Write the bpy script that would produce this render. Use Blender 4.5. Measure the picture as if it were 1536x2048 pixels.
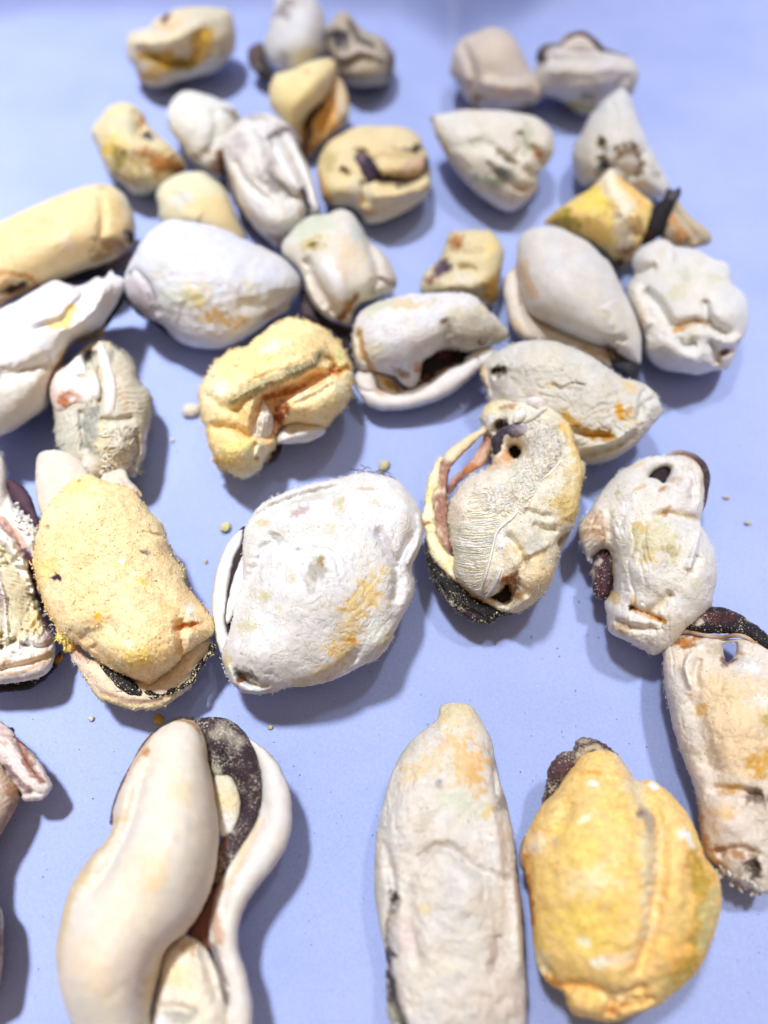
import bpy, math, random
import numpy as np
from mathutils import Vector

for o in list(bpy.data.objects):
    bpy.data.objects.remove(o)
SC = bpy.context.scene
COL = SC.collection

# ------------------------------------------------------------------ camera
IMW, IMH, FPX = 1536.0, 2048.0, 1500.0        # photograph size, focal length in its pixels
PITCH = math.radians(60.0)
DIST = 0.135                                   # metres from lens to the paper in the middle of the frame
CAM = np.array([0.0, -DIST * math.cos(PITCH), DIST * math.sin(PITCH)])
CF = np.array([0.0, math.cos(PITCH), -math.sin(PITCH)])
CU = np.array([0.0, math.sin(PITCH), math.cos(PITCH)])
CR = np.array([1.0, 0.0, 0.0])
cd = bpy.data.cameras.new('camera')
cam = bpy.data.objects.new('camera', cd)
COL.objects.link(cam)
cam.location = CAM
cam.rotation_euler = (math.pi / 2 - PITCH, 0, 0)
cd.sensor_fit = 'VERTICAL'
cd.sensor_height = 36.0
cd.sensor_width = 27.0
cd.lens = FPX / IMH * 36.0
cd.clip_start = 0.005
cd.clip_end = 20.0
cd.dof.use_dof = True
cd.dof.focus_distance = 0.112
cd.dof.aperture_fstop = 8.4
SC.camera = cam

# ------------------------------------------------------------------ light
wd = bpy.data.worlds.new('World')
SC.world = wd
wd.use_nodes = True
bg = wd.node_tree.nodes['Background']
bg.inputs[0].default_value = (1.0, 0.62, 0.34, 1)
bg.inputs[1].default_value = 0.22


KEY = 33.5


def area(name, loc, target, sx, sy, power, color):
    l = bpy.data.lights.new(name, 'AREA')
    l.shape = 'RECTANGLE'
    l.size, l.size_y = sx, sy
    l.energy = power
    l.color = color
    o = bpy.data.objects.new(name, l)
    COL.objects.link(o)
    o.location = loc
    o.rotation_euler = (Vector(target) - Vector(loc)).to_track_quat('-Z', 'Y').to_euler()
    return o


def spot(name, loc, target, reach, radius, power, color):
    """a lamp with a soft round beam: full in the middle, fading to nothing at distance reach from the target"""
    l = bpy.data.lights.new(name, 'SPOT')
    l.energy = power
    l.color = color
    l.shadow_soft_size = radius
    l.spot_blend = 1.0
    dv = Vector(target) - Vector(loc)
    l.spot_size = 2 * math.atan(reach / dv.length)
    o = bpy.data.objects.new(name, l)
    COL.objects.link(o)
    o.location = loc
    o.rotation_euler = dv.to_track_quat('-Z', 'Y').to_euler()
    return o


# two banks of four ceiling spots, left and right behind the sheet, overlapping right of the middle
for ty, wt in ((0.24, 0.55), (0.11, 0.95), (-0.02, 1.0), (-0.15, 1.0)):
    spot('lamp_left', (-0.20, 0.215, 1.04), (-0.168, ty, 0), 0.30, 0.055, 0.93 * KEY * wt, (0.925, 0.97, 1.03))
    spot('lamp_right', (0.26, 0.225, 1.04), (0.256, ty, 0), 0.30, 0.055, KEY * wt, (0.925, 0.97, 1.03))
area('lamp_fill', (0.05, -0.22, 0.75), (0, 0.0, 0), 0.5, 0.5, 0.6, (1.0, 0.86, 0.74))  # added fill lamp on the camera side, evens the front and lifts shadows

SC.render.engine = 'CYCLES'
SC.cycles.use_denoising = True
SC.cycles.max_bounces = 6
SC.cycles.diffuse_bounces = 4
SC.cycles.caustics_reflective = False
SC.cycles.caustics_refractive = False
SC.view_settings.view_transform = 'Standard'
SC.view_settings.look = 'None'
SC.view_settings.gamma = 1.0
SC.view_settings.exposure = 0.0
SC.render.resolution_x, SC.render.resolution_y = 768, 1024

# ------------------------------------------------------------------ projection helpers


def rays(p):
    p = np.atleast_2d(np.asarray(p, float))
    d = CF[None] + (p[:, :1] - IMW / 2) / FPX * CR[None] - (p[:, 1:2] - IMH / 2) / FPX * CU[None]
    return d                                    # axial component 1


def ground(p, z=0.0):
    d = rays(p)
    t = (z - CAM[2]) / d[:, 2]
    return CAM[None] + d * t[:, None], t


def lin(c):
    c = np.asarray(c, float) / 255.0
    return np.where(c <= 0.04045, c / 12.92, ((c + 0.055) / 1.055) ** 2.4)


# ------------------------------------------------------------------ noise
_rng = np.random.RandomState(11)
_ang = _rng.rand(512, 512) * 2 * np.pi
_gx, _gy = np.cos(_ang), np.sin(_ang)


def gnoise(x, y, seed=0):
    x = x + 37.7 * seed
    y = y - 19.3 * seed
    xi = np.floor(x).astype(int)
    yi = np.floor(y).astype(int)
    fx, fy = x - xi, y - yi
    u, v = fx * fx * fx * (fx * (fx * 6 - 15) + 10), fy * fy * fy * (fy * (fy * 6 - 15) + 10)

    def g(i, j, ax, ay):
        i, j = i & 511, j & 511
        return _gx[i, j] * ax + _gy[i, j] * ay
    a = g(xi, yi, fx, fy)
    b = g(xi + 1, yi, fx - 1, fy)
    c = g(xi, yi + 1, fx, fy - 1)
    d = g(xi + 1, yi + 1, fx - 1, fy - 1)
    return (a * (1 - u) + b * u) * (1 - v) + (c * (1 - u) + d * u) * v    # about -0.7..0.7


def fbm(x, y, wl, octv=3, seed=0, gain=0.5):
    r = 0
    a = 1.0
    for k in range(octv):
        r = r + a * gnoise(x / wl, y / wl, seed + 3 * k)
        a *= gain
        wl *= 0.5
    return r


# ------------------------------------------------------------------ 2D geometry helpers
FX = [0.0, 0.0, 1.0]


def frame(x0, y0, s):
    FX[:] = [x0, y0, s]


def pts(s):
    """points traced on an enlargement of the photograph -> photograph pixels"""
    if isinstance(s, str):
        a = np.array([[float(v) for v in q.split(',')] for q in s.split()])
    else:
        a = np.atleast_2d(np.asarray(s, float))
    return a / FX[2] + np.array(FX[:2])


def spline(p, closed=True, step=3.0):
    n = len(p)
    out = []
    rng = range(n if closed else n - 1)
    for i in rng:
        if closed:
            a, b, c, d = p[(i - 1) % n], p[i], p[(i + 1) % n], p[(i + 2) % n]
        else:
            a, b, c, d = p[max(i - 1, 0)], p[i], p[i + 1], p[min(i + 2, n - 1)]
        m = max(2, int(np.linalg.norm((c - b)[:2]) / step))
        t = np.linspace(0, 1, m, endpoint=False)[:, None]
        out.append(0.5 * (2 * b + (c - a) * t + (2 * a - 5 * b + 4 * c - d) * t ** 2 + (3 * b - a - 3 * c + d) * t ** 3))
    if not closed:
        out.append(p[-1:])
    return np.concatenate(out)


def segdist(q, poly, closed=False):
    """distance of points q to a polyline, nearest point"""
    a = poly if closed else poly[:-1]
    b = np.roll(poly, -1, 0) if closed else poly[1:]
    best = np.full(len(q), 1e18)
    near = np.zeros_like(q)
    par = np.zeros(len(q))
    for i in range(len(a)):
        ab = b[i] - a[i]
        L = ab @ ab
        if L < 1e-12:
            continue
        t = np.clip(((q - a[i]) @ ab) / L, 0, 1)
        c = a[i] + t[:, None] * ab
        d = ((q - c) ** 2).sum(1)
        m = d < best
        best[m] = d[m]
        near[m] = c[m]
        par[m] = (i + t[m]) / len(a)
    return np.sqrt(best), near, par


def inside(q, poly):
    x, y = q[:, 0], q[:, 1]
    r = np.zeros(len(q), bool)
    a, b = poly, np.roll(poly, -1, 0)
    for i in range(len(a)):
        c = (a[i, 1] > y) != (b[i, 1] > y)
        if not c.any():
            continue
        xs = a[i, 0] + (y - a[i, 1]) * (b[i, 0] - a[i, 0]) / (b[i, 1] - a[i, 1] + 1e-12)
        r ^= c & (x < xs)
    return r


def poisson(mask):
    """solve lap u = -1 on the interior vertices of mask (cell size 1), coarse to fine"""
    def relax(m, u, f, n):
        for _ in range(n):
            v = np.zeros_like(u)
            v[1:-1, 1:-1] = 0.25 * (u[:-2, 1:-1] + u[2:, 1:-1] + u[1:-1, :-2] + u[1:-1, 2:] + f)
            u = np.where(m, v, 0)
        return u
    if min(mask.shape) > 26:
        H, W = mask.shape
        c = mask[::2, ::2]
        uc = poisson(c)
        u = np.repeat(np.repeat(uc, 2, 0), 2, 1)[:H, :W] * 4
        if u.shape != mask.shape:
            u = np.pad(u, ((0, H - u.shape[0]), (0, W - u.shape[1])))
        return relax(mask, u, 1.0, 45)
    m = mask.copy()
    if m.size:
        m[0] = m[-1] = False
        m[:, 0] = m[:, -1] = False
    return relax(m, np.zeros(mask.shape), 1.0, 400)


def smooth01(t):
    t = np.clip(t, 0, 1)
    return t * t * (3 - 2 * t)


# ------------------------------------------------------------------ materials
def mat_flesh(name, grain=0.5, bump=0.5, speck=0.0, rough=0.8, sss=0.06, powder=0.0, crack=0.0, fine=5200.0):
    m = bpy.data.materials.new(name)
    m.use_nodes = True
    nt = m.node_tree
    N, L = nt.nodes, nt.links
    bs = N['Principled BSDF']
    tc = N.new('ShaderNodeTexCoord')
    at = N.new('ShaderNodeAttribute')
    at.attribute_name = 'Col'

    def noise(scale, detail=3.0, rg=0.6):
        n = N.new('ShaderNodeTexNoise')
        n.inputs['Scale'].default_value = scale
        n.inputs['Detail'].default_value = detail
        n.inputs['Roughness'].default_value = rg
        L.new(tc.outputs['Object'], n.inputs['Vector'])
        return n

    def ramp(src, p0, c0, p1, c1):
        r = N.new('ShaderNodeMapRange')
        r.inputs['From Min'].default_value = p0
        r.inputs['From Max'].default_value = p1
        r.inputs['To Min'].default_value = c0
        r.inputs['To Max'].default_value = c1
        L.new(src, r.inputs['Value'])
        return r.outputs[0]

    def mix(fac, a, b, mode='MIX'):
        x = N.new('ShaderNodeMix')
        x.data_type = 'RGBA'
        x.blend_type = mode
        if isinstance(fac, float):
            x.inputs[0].default_value = fac
        else:
            L.new(fac, x.inputs[0])
        for s, i in ((a, 6), (b, 7)):
            if isinstance(s, tuple):
                x.inputs[i].default_value = s
            else:
                L.new(s, x.inputs[i])
        return x.outputs[2]
    n1 = noise(fine * 0.22, 4.0, 0.65)
    n2 = noise(fine, 2.0, 0.6)
    v = N.new('ShaderNodeMath')
    v.operation = 'MULTIPLY'
    L.new(ramp(n1.outputs[0], 0.3, 1 - 0.20 * grain, 0.7, 1 + 0.20 * grain), v.inputs[0])
    L.new(ramp(n2.outputs[0], 0.3, 1 - 0.22 * grain, 0.7, 1 + 0.22 * grain), v.inputs[1])
    cmb = N.new('ShaderNodeCombineColor')
    for i in range(3):
        L.new(v.outputs[0], cmb.inputs[i])
    colr = mix(1.0, at.outputs['Color'], cmb.outputs[0], 'MULTIPLY')
    if speck:
        n3 = noise(2600.0, 1.0, 0.4)
        colr = mix(ramp(n3.outputs[0], 0.735 - 0.05 * speck, 0.0, 0.775 - 0.05 * speck, 0.6), colr, (0.16, 0.10, 0.05, 1))
    if powder:
        n4 = noise(3800.0, 3.0, 0.7)
        n5 = noise(330.0, 3.0, 0.6)
        pw = N.new('ShaderNodeMath')
        pw.operation = 'MULTIPLY_ADD'
        pw.inputs[1].default_value = 0.55
        L.new(n5.outputs[0], pw.inputs[0])
        L.new(n4.outputs[0], pw.inputs[2])
        colr = mix(ramp(pw.outputs[0], 0.96 - 0.10 * powder, 0.0, 1.03 - 0.10 * powder, 0.85), colr, (0.62, 0.56, 0.45, 1))
    L.new(colr, bs.inputs['Base Color'])
    bs.inputs['Roughness'].default_value = rough
    bs.inputs['Specular IOR Level'].default_value = 0.28
    if sss:
        bs.inputs['Subsurface Weight'].default_value = sss
        bs.inputs['Subsurface Radius'].default_value = (1.0, 0.6, 0.35)
        bs.inputs['Subsurface Scale'].default_value = 0.0012
    b1 = N.new('ShaderNodeBump')
    b1.inputs['Strength'].default_value = min(1.0, bump)
    b1.inputs['Distance'].default_value = 0.00035
    L.new(n1.outputs[0], b1.inputs['Height'])
    b2 = N.new('ShaderNodeBump')
    b2.inputs['Strength'].default_value = min(1.0, bump)
    b2.inputs['Distance'].default_value = 0.00016
    L.new(n2.outputs[0], b2.inputs['Height'])
    L.new(b1.outputs[0], b2.inputs['Normal'])
    last = b2
    if crack:
        nc = noise(230.0, 4.0, 0.55)
        nd = noise(420.0, 3.0, 0.5)
        ds = []
        for nn in (nc, nd):
            sb_ = N.new('ShaderNodeMath')
            sb_.operation = 'SUBTRACT'
            sb_.inputs[1].default_value = 0.5
            L.new(nn.outputs[0], sb_.inputs[0])
            ab = N.new('ShaderNodeMath')
            ab.operation = 'ABSOLUTE'
            L.new(sb_.outputs[0], ab.inputs[0])
            ds.append(ab)
        mn = N.new('ShaderNodeMath')
        mn.operation = 'MINIMUM'
        L.new(ds[0].outputs[0], mn.inputs[0])
        L.new(ds[1].outputs[0], mn.inputs[1])
        b3 = N.new('ShaderNodeBump')
        b3.inputs['Strength'].default_value = crack
        b3.inputs['Distance'].default_value = 0.00022
        L.new(ramp(mn.outputs[0], 0.0, 0.0, 0.022, 1.0), b3.inputs['Height'])
        L.new(b2.outputs[0], b3.inputs['Normal'])
        last = b3
        nm = noise(160.0, 2.0)
        fk = N.new('ShaderNodeMath')
        fk.operation = 'MULTIPLY'
        L.new(ramp(mn.outputs[0], 0.0, 1.1 * crack, 0.010, 0.0), fk.inputs[0])
        L.new(ramp(nm.outputs[0], 0.46, 0.0, 0.62, 1.0), fk.inputs[1])
        colr = mix(fk.outputs[0], colr, (0.50, 0.40, 0.24, 1))
        L.new(colr, bs.inputs['Base Color'])
    L.new(last.outputs[0], bs.inputs['Normal'])
    return m


MAT = {
    'smooth': mat_flesh('dried_mantle_smooth', grain=0.20, bump=0.22, speck=0.0, rough=0.55, sss=0.18, crack=0.14),
    'matte': mat_flesh('dried_mantle_matte', grain=0.26, bump=0.34, speck=0.10, rough=0.75, sss=0.14, crack=0.42),
    'grainy': mat_flesh('dried_roe_grainy', grain=0.75, bump=0.85, speck=0.14, rough=0.9, sss=0.08, fine=3600.0),
    'fibre': mat_flesh('dried_gill_fibre', grain=0.6, bump=0.8, speck=0.2, rough=0.85, sss=0.0),
    'dark': mat_flesh('dark_mantle_edge', grain=0.8, bump=0.8, rough=0.55, sss=0.0, powder=0.6),
    'mottled': mat_flesh('mottled_mantle_edge', grain=0.8, bump=0.9, rough=0.6, sss=0.0, powder=1.35),
    'darkclean': mat_flesh('dark_mantle_plain', grain=0.8, bump=0.7, rough=0.6, sss=0.0, powder=0.0),
}


def paint_attr(me, colr):
    a = me.color_attributes.new('Col', 'FLOAT_COLOR', 'POINT')
    c = np.ones((len(me.vertices), 4), np.float32)
    c[:, :3] = colr
    a.data.foreach_set('color', c.ravel())


def make_mesh(name, co, quads, colr, matname, parent=None, tris=None):
    me = bpy.data.meshes.new(name)
    nq = len(quads)
    nt_ = 0 if tris is None else len(tris)
    me.vertices.add(len(co))
    me.vertices.foreach_set('co', np.asarray(co, np.float32).ravel())
    loops = np.concatenate([np.asarray(quads, np.int32).ravel()] + ([np.asarray(tris, np.int32).ravel()] if nt_ else []))
    me.loops.add(len(loops))
    me.loops.foreach_set('vertex_index', loops)
    me.polygons.add(nq + nt_)
    st = np.concatenate([np.arange(nq) * 4, nq * 4 + np.arange(nt_) * 3]).astype(np.int32)
    me.polygons.foreach_set('loop_start', st)
    me.polygons.foreach_set('use_smooth', np.ones(nq + nt_, bool))
    me.update(calc_edges=True)
    me.validate()
    paint_attr(me, colr)
    me.materials.append(MAT[matname])
    o = bpy.data.objects.new(name, me)
    COL.objects.link(o)
    if parent is not None:
        o.parent = parent
    return o


# ------------------------------------------------------------------ a mussel
class Mussel:
    count = 0

    def __init__(self, label, hf=0.62, zf=0.82, raise_=0.0, name='dried_mussel'):
        Mussel.count += 1
        self.seed = Mussel.count * 7
        self.label, self.hf, self.zf, self.raise_, self.name = label, hf, zf, raise_, name
        self.parts = []
        self.fields = []

    # -- recording
    def lobe(self, name, outline, color, holes=(), T=None, tk=0.8, lift=0.0, on=0.0, p=0.5, mat='matte', rough=1.0,
             rag=1.0, feats=(), paints=(), res=None, main=False, tint=None, back=1.0, label=None, wl=1.0, crumbs=None, tuck=0.0):
        main = main or not self.parts
        self.parts.append(dict(kind='lobe', name=name, ol=pts(outline), color=color, holes=[pts(h) for h in holes], T=T, tk=tk,
                               lift=lift, on=on, p=p, mat=mat, rough=rough, rag=rag, feats=[self._f(f) for f in feats],
                               paints=[self._p(f) for f in paints], res=res, main=main, tint=tint, back=back, label=label, wl=wl, crumbs=crumbs, tuck=tuck))
        return self

    def _f(self, f):
        k = f[0]
        s = FX[2]
        if k in ('crease', 'ridge'):
            return (k, pts(f[1]), f[2] / s, f[3])
        if k == 'pitpoly':
            return (k, pts(f[1]), f[2], f[3] / s)
        if k == 'ribs':          # polygon, direction angle, wavelength, depth
            return (k, pts(f[1]), f[2], f[3] / s, f[4])
        c = pts([f[1:3]])[0]
        return (k, c[0], c[1], f[3] / s, f[4] / s, f[5], f[6])

    def _p(self, f):
        k = f[0]
        s = FX[2]
        if k == 's':
            return (k, pts(f[1]), f[2] / s, f[3], f[4])
        if k == 'p':
            return (k, pts(f[1]), f[2], f[3], f[4] / s)
        c = pts([f[1:3]])[0]
        return (k, c[0], c[1], f[3] / s, f[4] / s, f[5], f[6], f[7])

    def tube(self, name, path, radii, colors, lift=0.0, mat='matte', flat=1.0, rough=0.6, on=1.0, sub=3.0, ends=True):
        P = pts(path)
        radii = [r / FX[2] for r in (radii if isinstance(radii, (list, tuple)) else [radii])]
        self.parts.append(dict(kind='tube', name=name, P=P, r=radii, colors=colors, lift=lift, mat=mat, flat=flat, rough=rough, on=on, sub=sub))
        return self

    def fils(self, name, paths, radius, colors, lift=1.0, mat='fibre', jag=0.0, raw=False, wob=1.0):
        paths = paths if raw else [pts(p) for p in paths]
        self.parts.append(dict(kind='fils', name=name, paths=paths, r=radius, colors=colors, lift=lift, mat=mat, jag=jag, wob=wob))
        return self

    # -- frame
    def build(self):
        allp = np.concatenate([q['ol'] for q in self.parts if q['kind'] == 'lobe'])
        lo, hi = allp.min(0), allp.max(0)
        c = 0.5 * (lo + hi)
        w, hgt = hi - lo
        g, t = ground(c)
        g, t = g[0], t[0]
        mpp = t / FPX
        v = CAM - g
        e = math.atan2(v[2], math.hypot(v[0], v[1]))
        p_ = 0.5 * hgt
        R = math.sqrt(max(0.5 * w, 1) * p_)
        R = min(R, 0.62 * min(w, hgt))
        h = self.hf * R
        h = min(h, 0.85 * p_ / max(math.cos(e), 1e-3))
        a = math.sqrt(max(p_ ** 2 - (h * math.cos(e)) ** 2, (0.3 * p_) ** 2)) / math.sin(e)
        Tc = 1.0 / math.sqrt((math.cos(e) / a) ** 2 + (math.sin(e) / h) ** 2)
        zc = self.zf * h * mpp + self.raise_ * mpp
        g2, t2 = ground(c, zc)
        O = g2[0]
        self.mpp = mpp = t2[0] / FPX
        d = CAM - O
        d = d / np.linalg.norm(d)
        hd = np.array([d[0], d[1], 0.0])
        hl = np.linalg.norm(hd)
        hd = hd / hl if hl > 1e-4 else np.array([0, -1.0, 0])
        n = hd * (math.cos(e) / a ** 2) + np.array([0, 0, 1.0]) * (math.sin(e) / h ** 2)
        n /= np.linalg.norm(n)
        self.O, self.d, self.n, self.Tc, self.h = O, d, n, Tc, h
        base = np.array([O[0], O[1], 0.0])
        self.base = base
        root = bpy.data.objects.new(self.name, None)
        root.empty_display_size = 0.005
        COL.objects.link(root)
        root.location = base
        root['label'] = self.label
        root['category'] = 'mussel'
        root['group'] = 'dried mussels spread out on the paper'
        self.root = root
        self.ex = np.cross(np.array([0, 0, 1.0]), hd)
        self.ex = -self.ex if self.ex[0] < 0 else self.ex
        self.ey = np.cross(d, self.ex)
        for q in self.parts:
            getattr(self, '_build_' + q['kind'])(q)
        return root

    def plane(self, px):
        dr = rays(px)
        t = ((self.O - CAM) @ self.n) / (dr @ self.n)
        return CAM[None] + dr * t[:, None]

    def world(self, px, s_px):
        P = self.plane(px) + self.d[None] * (np.asarray(s_px) * self.mpp)[:, None]
        z = P[:, 2]
        zz = np.where(z < 0.0012, 0.0002 + 0.001 * np.exp(np.minimum(z - 0.0012, 0) / 0.001), z)
        P[:, 2] = np.maximum(zz, 0.0002)
        return P - self.base[None]

    def surf(self, px, only=None):
        """front height (px) of what has been built so far"""
        r = np.full(len(px), -1e9)
        for f in self.fields:
            x = (px[:, 0] - f['x0']) / f['st']
            y = (px[:, 1] - f['y0']) / f['st']
            S = f['s']
            H, W = S.shape
            ok = (x >= 0) & (y >= 0) & (x <= W - 1) & (y <= H - 1)
            xi = np.clip(x.astype(int), 0, W - 2)
            yi = np.clip(y.astype(int), 0, H - 2)
            fx, fy = np.clip(x - xi, 0, 1), np.clip(y - yi, 0, 1)
            c4 = np.stack([S[yi, xi], S[yi, xi + 1], S[yi + 1, xi], S[yi + 1, xi + 1]])
            w4 = np.stack([(1 - fx) * (1 - fy), fx * (1 - fy), (1 - fx) * fy, fx * fy])
            val = np.where((c4 > -1e8).all(0), (c4 * w4).sum(0), c4.max(0))
            val = np.where(ok, val, -1e9)
            r = np.maximum(r, val)
        return np.where(r < -1e8, 0.0, r)

    def _build_lobe(self, q):
        ol = spline(q['ol'])
        if q['tuck']:
            mo = spline(self.parts[0]['ol'])
            dm, _, _ = segdist(ol, mo, True)
            near_ = np.where(inside(ol, mo), 1.0, 1 - smooth01((dm - 10) / 14))
            to = mo.mean(0)[None] - ol
            ol = ol + to / (np.linalg.norm(to, axis=1)[:, None] + 1e-9) * (q['tuck'] * near_)[:, None]
        st = q['res'] or (2.2 if 560 < ol[:, 1].mean() < 1700 else 2.8)
        sd = self.seed + len(self.fields) * 13
        # ragged outline
        rag = q['rag']
        tang = np.roll(ol, -1, 0) - np.roll(ol, 1, 0)
        nor = np.stack([tang[:, 1], -tang[:, 0]], 1) / (np.linalg.norm(tang, axis=1)[:, None] + 1e-9)
        ol = ol + nor * (rag * (1.6 * fbm(ol[:, 0], ol[:, 1], 26, 2, sd) + 1.5 * gnoise(ol[:, 0] / 6.5, ol[:, 1] / 6.5, sd + 5)))[:, None]
        polys = [ol] + [spline(h) for h in q['holes']]
        lo, hi = ol.min(0) - 2 * st, ol.max(0) + 2 * st
        # stay near the frame
        W, H = int((hi[0] - lo[0]) / st) + 2, int((hi[1] - lo[1]) / st) + 2
        gx, gy = np.meshgrid(lo[0] + np.arange(W) * st, lo[1] + np.arange(H) * st)
        cc = np.stack([(gx[:-1, :-1] + st / 2).ravel(), (gy[:-1, :-1] + st / 2).ravel()], 1)
        ins = inside(cc, ol)
        for hpoly in polys[1:]:
            ins &= ~inside(cc, hpoly)
        cell = ins.reshape(H - 1, W - 1)
        cnt = np.zeros((H, W), int)
        cnt[:-1, :-1] += cell
        cnt[1:, :-1] += cell
        cnt[:-1, 1:] += cell
        cnt[1:, 1:] += cell
        used = cnt > 0
        inner = cnt == 4
        bnd = used & ~inner
        u = poisson(inner)
        um = u.max()
        rin = 1.85 * math.sqrt(max(um, 1e-6)) * st
        hgt = (np.maximum(u, 0) / um) ** q['p']
        px = np.stack([gx.ravel(), gy.ravel()], 1)
        bidx = np.where(bnd.ravel())[0]
        best = np.full(len(bidx), 1e18)
        nb = px[bidx].copy()
        for pl in polys:
            dd, nn, _ = segdist(px[bidx], pl, True)
            m = dd < best
            best[m] = dd[m]
            nb[m] = nn[m]
        px[bidx] = nb
        T = q['T'] if q['T'] is not None else (self.Tc if q['main'] else q['tk'] * rin)
        uidx = np.where(used.ravel())[0]
        P = px[uidx]
        hh = hgt.ravel()[uidx]
        x, y = P[:, 0], P[:, 1]
        fade = smooth01(hh / 0.5)
        df = np.zeros(len(P))
        fs = 1.9 * min(2.0, max(0.75, rin / 75.0))
        for f in q['feats']:
            if f[0] in ('crease', 'ridge'):
                sp = spline(f[1], False, 4.0)
                wob = 0.35 * f[2]
                Q = P + wob * np.stack([gnoise(x / 14, y / 14, sd + 1), gnoise(x / 14, y / 14, sd + 2)], 1)
                dd, _, par = segdist(Q, sp)
                ends = np.minimum(1, np.minimum(par, 1 - par) * 6 + 0.25)
                df += (-1 if f[0] == 'crease' else 1) * min(f[3] * fs, 1.9 * f[2] + 3) * np.exp(-(dd / f[2]) ** 2) * ends
            elif f[0] in ('bump', 'pit'):
                _, cx, cy, rx, ry, rot, amp = f
                ca, sa = math.cos(math.radians(rot)), math.sin(math.radians(rot))
                ux, uy = x - cx, y - cy
                a1, b1 = (ux * ca + uy * sa) / rx, (-ux * sa + uy * ca) / ry
                rr = np.sqrt(a1 ** 2 + b1 ** 2)
                if f[0] == 'bump':
                    df += min(amp * fs, 0.6 * min(rx, ry)) * np.exp(-(rr ** 2) * 1.2)
                else:
                    rr = rr + 0.35 * fbm(x, y, 16, 2, sd + 4)
                    df -= min(amp * fs, 1.6 * min(rx, ry)) * (1 - smooth01((rr - 0.6) / 0.6))
            elif f[0] == 'pitpoly':
                sp = spline(f[1])
                dd, _, _ = segdist(P, sp, True)
                sg = np.where(inside(P, sp), 1, -1) * dd
                df -= f[2] * smooth01(sg / f[3] * 0.5 + 0.5)
            elif f[0] == 'ribs':
                sp = spline(f[1])
                dd, _, _ = segdist(P, sp, True)
                sg = np.where(inside(P, sp), dd, 0)
                th = math.radians(f[2])
                ph = (x * math.cos(th) + y * math.sin(th)) / f[3] + 1.3 * fbm(x, y, 45, 2, sd + 6)
                df -= f[4] * smooth01(sg / 8) * (0.5 + 0.5 * np.sin(ph * 2 * np.pi)) ** 0.7
        rg = q['rough'] * min(1.8, max(0.8, rin / 70.0))
        wl = q['wl']
        sm = 0.5 if q['mat'] == 'smooth' else 1.0
        macro = sm * (5.0 * fbm(x, y, 85 * wl, 2, sd + 8) + 2.4 * fbm(x, y, 32 * wl, 2, sd + 9)) + sm * 0.7 * fbm(x, y, 11, 2, sd + 10)
        if q['mat'] == 'grainy':
            macro += 1.0 * gnoise(x / 6.5, y / 6.5, sd + 11) + 0.6 * gnoise(x / 3.4, y / 3.4, sd + 12)
        if q['mat'] == 'matte':
            rd = np.abs(fbm(x, y, 30, 3, sd + 14))
            macro -= 2.0 * np.exp(-(rd / 0.045) ** 2) * smooth01(fbm(x, y, 120, 1, sd + 15) * 3 + 0.4)
        if q['mat'] in ('matte', 'smooth'):
            cen = P - P.mean(0)
            ev, evec = np.linalg.eigh(cen.T @ cen)
            ua, va = cen @ evec[:, 1], cen @ evec[:, 0]
            wn = np.abs(fbm(ua, va * 3.2, 120, 3, sd + 31))
            macro -= (2.6 if q['mat'] == 'matte' else 0.7) * np.exp(-(wn / 0.07) ** 2) * smooth01(fbm(x, y, 140, 1, sd + 32) * 3 + 0.35)
        fadeN = smooth01(hh / 0.35)
        s = q['lift'] + T * hh + df * (0.25 + 0.75 * fade) * (hh > 0) + rg * macro * (0.15 + 0.85 * fadeN) * (hh > 0)
        if q['on']:
            s = s + q['on'] * self.surf(P)
        sb = q['lift'] - q['back'] * T * hh
        if q['on']:
            sb = q['lift'] + q['on'] * self.surf(P) - q['back'] * T * hh
        sb = np.minimum(sb, s - 0.4)
        S = np.full(W * H, -1e9)
        S[uidx] = s
        S = S.reshape(H, W)
        # colour
        base = lin(q['color'])
        colr = np.repeat(base[None], len(P), 0)
        tint = lin(q['tint']) if q['tint'] is not None else base * np.array([1.02, 0.95, 0.84])
        m1 = smooth01(0.5 + 1.5 * fbm(x, y, 70, 3, sd + 21))
        colr = colr * (1 - 0.55 * m1[:, None]) + tint * 0.55 * m1[:, None]
        m2 = fbm(x, y, 24, 3, sd + 22)
        colr = colr * (1 + 0.10 * m2[:, None])
        wx, wy = fbm(x, y, 34, 3, sd + 24, 0.6), fbm(x, y, 34, 3, sd + 25, 0.6)
        edge = fbm(x, y, 12, 3, sd + 26, 0.65)
        spk = 0.92 + 0.7 * fbm(x, y, 7.5, 2, sd + 27) + 0.6 * fbm(x, y, 40, 2, sd + 28)
        for f in q['paints']:
            if f[0] == 's':
                sp = spline(f[1], False, 4.0)
                Q = P + 0.7 * f[2] * np.stack([wx, wy], 1)
                dd, _, _ = segdist(Q, sp)
                k = 1 - smooth01((dd / f[2] + 0.55 * edge - 0.35) / 1.0)
                cl, stg = f[3], f[4]
            elif f[0] == 'p':
                sp = spline(f[1])
                dd, _, _ = segdist(P, sp, True)
                sg = np.where(inside(P, sp), dd, -dd)
                k = smooth01(sg / f[4] * 0.5 + 0.5 + 0.35 * edge)
                cl, stg = f[2], f[3]
            else:
                _, cx, cy, rx, ry, rot, cl, stg = f
                ca, sa = math.cos(math.radians(rot)), math.sin(math.radians(rot))
                ux, uy = x - cx + 0.85 * rx * wx, y - cy + 0.85 * ry * wy
                rr = np.sqrt(((ux * ca + uy * sa) / rx) ** 2 + ((-ux * sa + uy * ca) / ry) ** 2)
                k = 1 - smooth01((rr + 0.6 * edge - 0.42) / 1.0)
            if sum(cl) > 270:
                k = 0.88 * k * np.clip(spk + 0.45 * (k - 0.4), 0.12, 1.15)
            k = np.clip(k * stg, 0, 1)[:, None]
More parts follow.
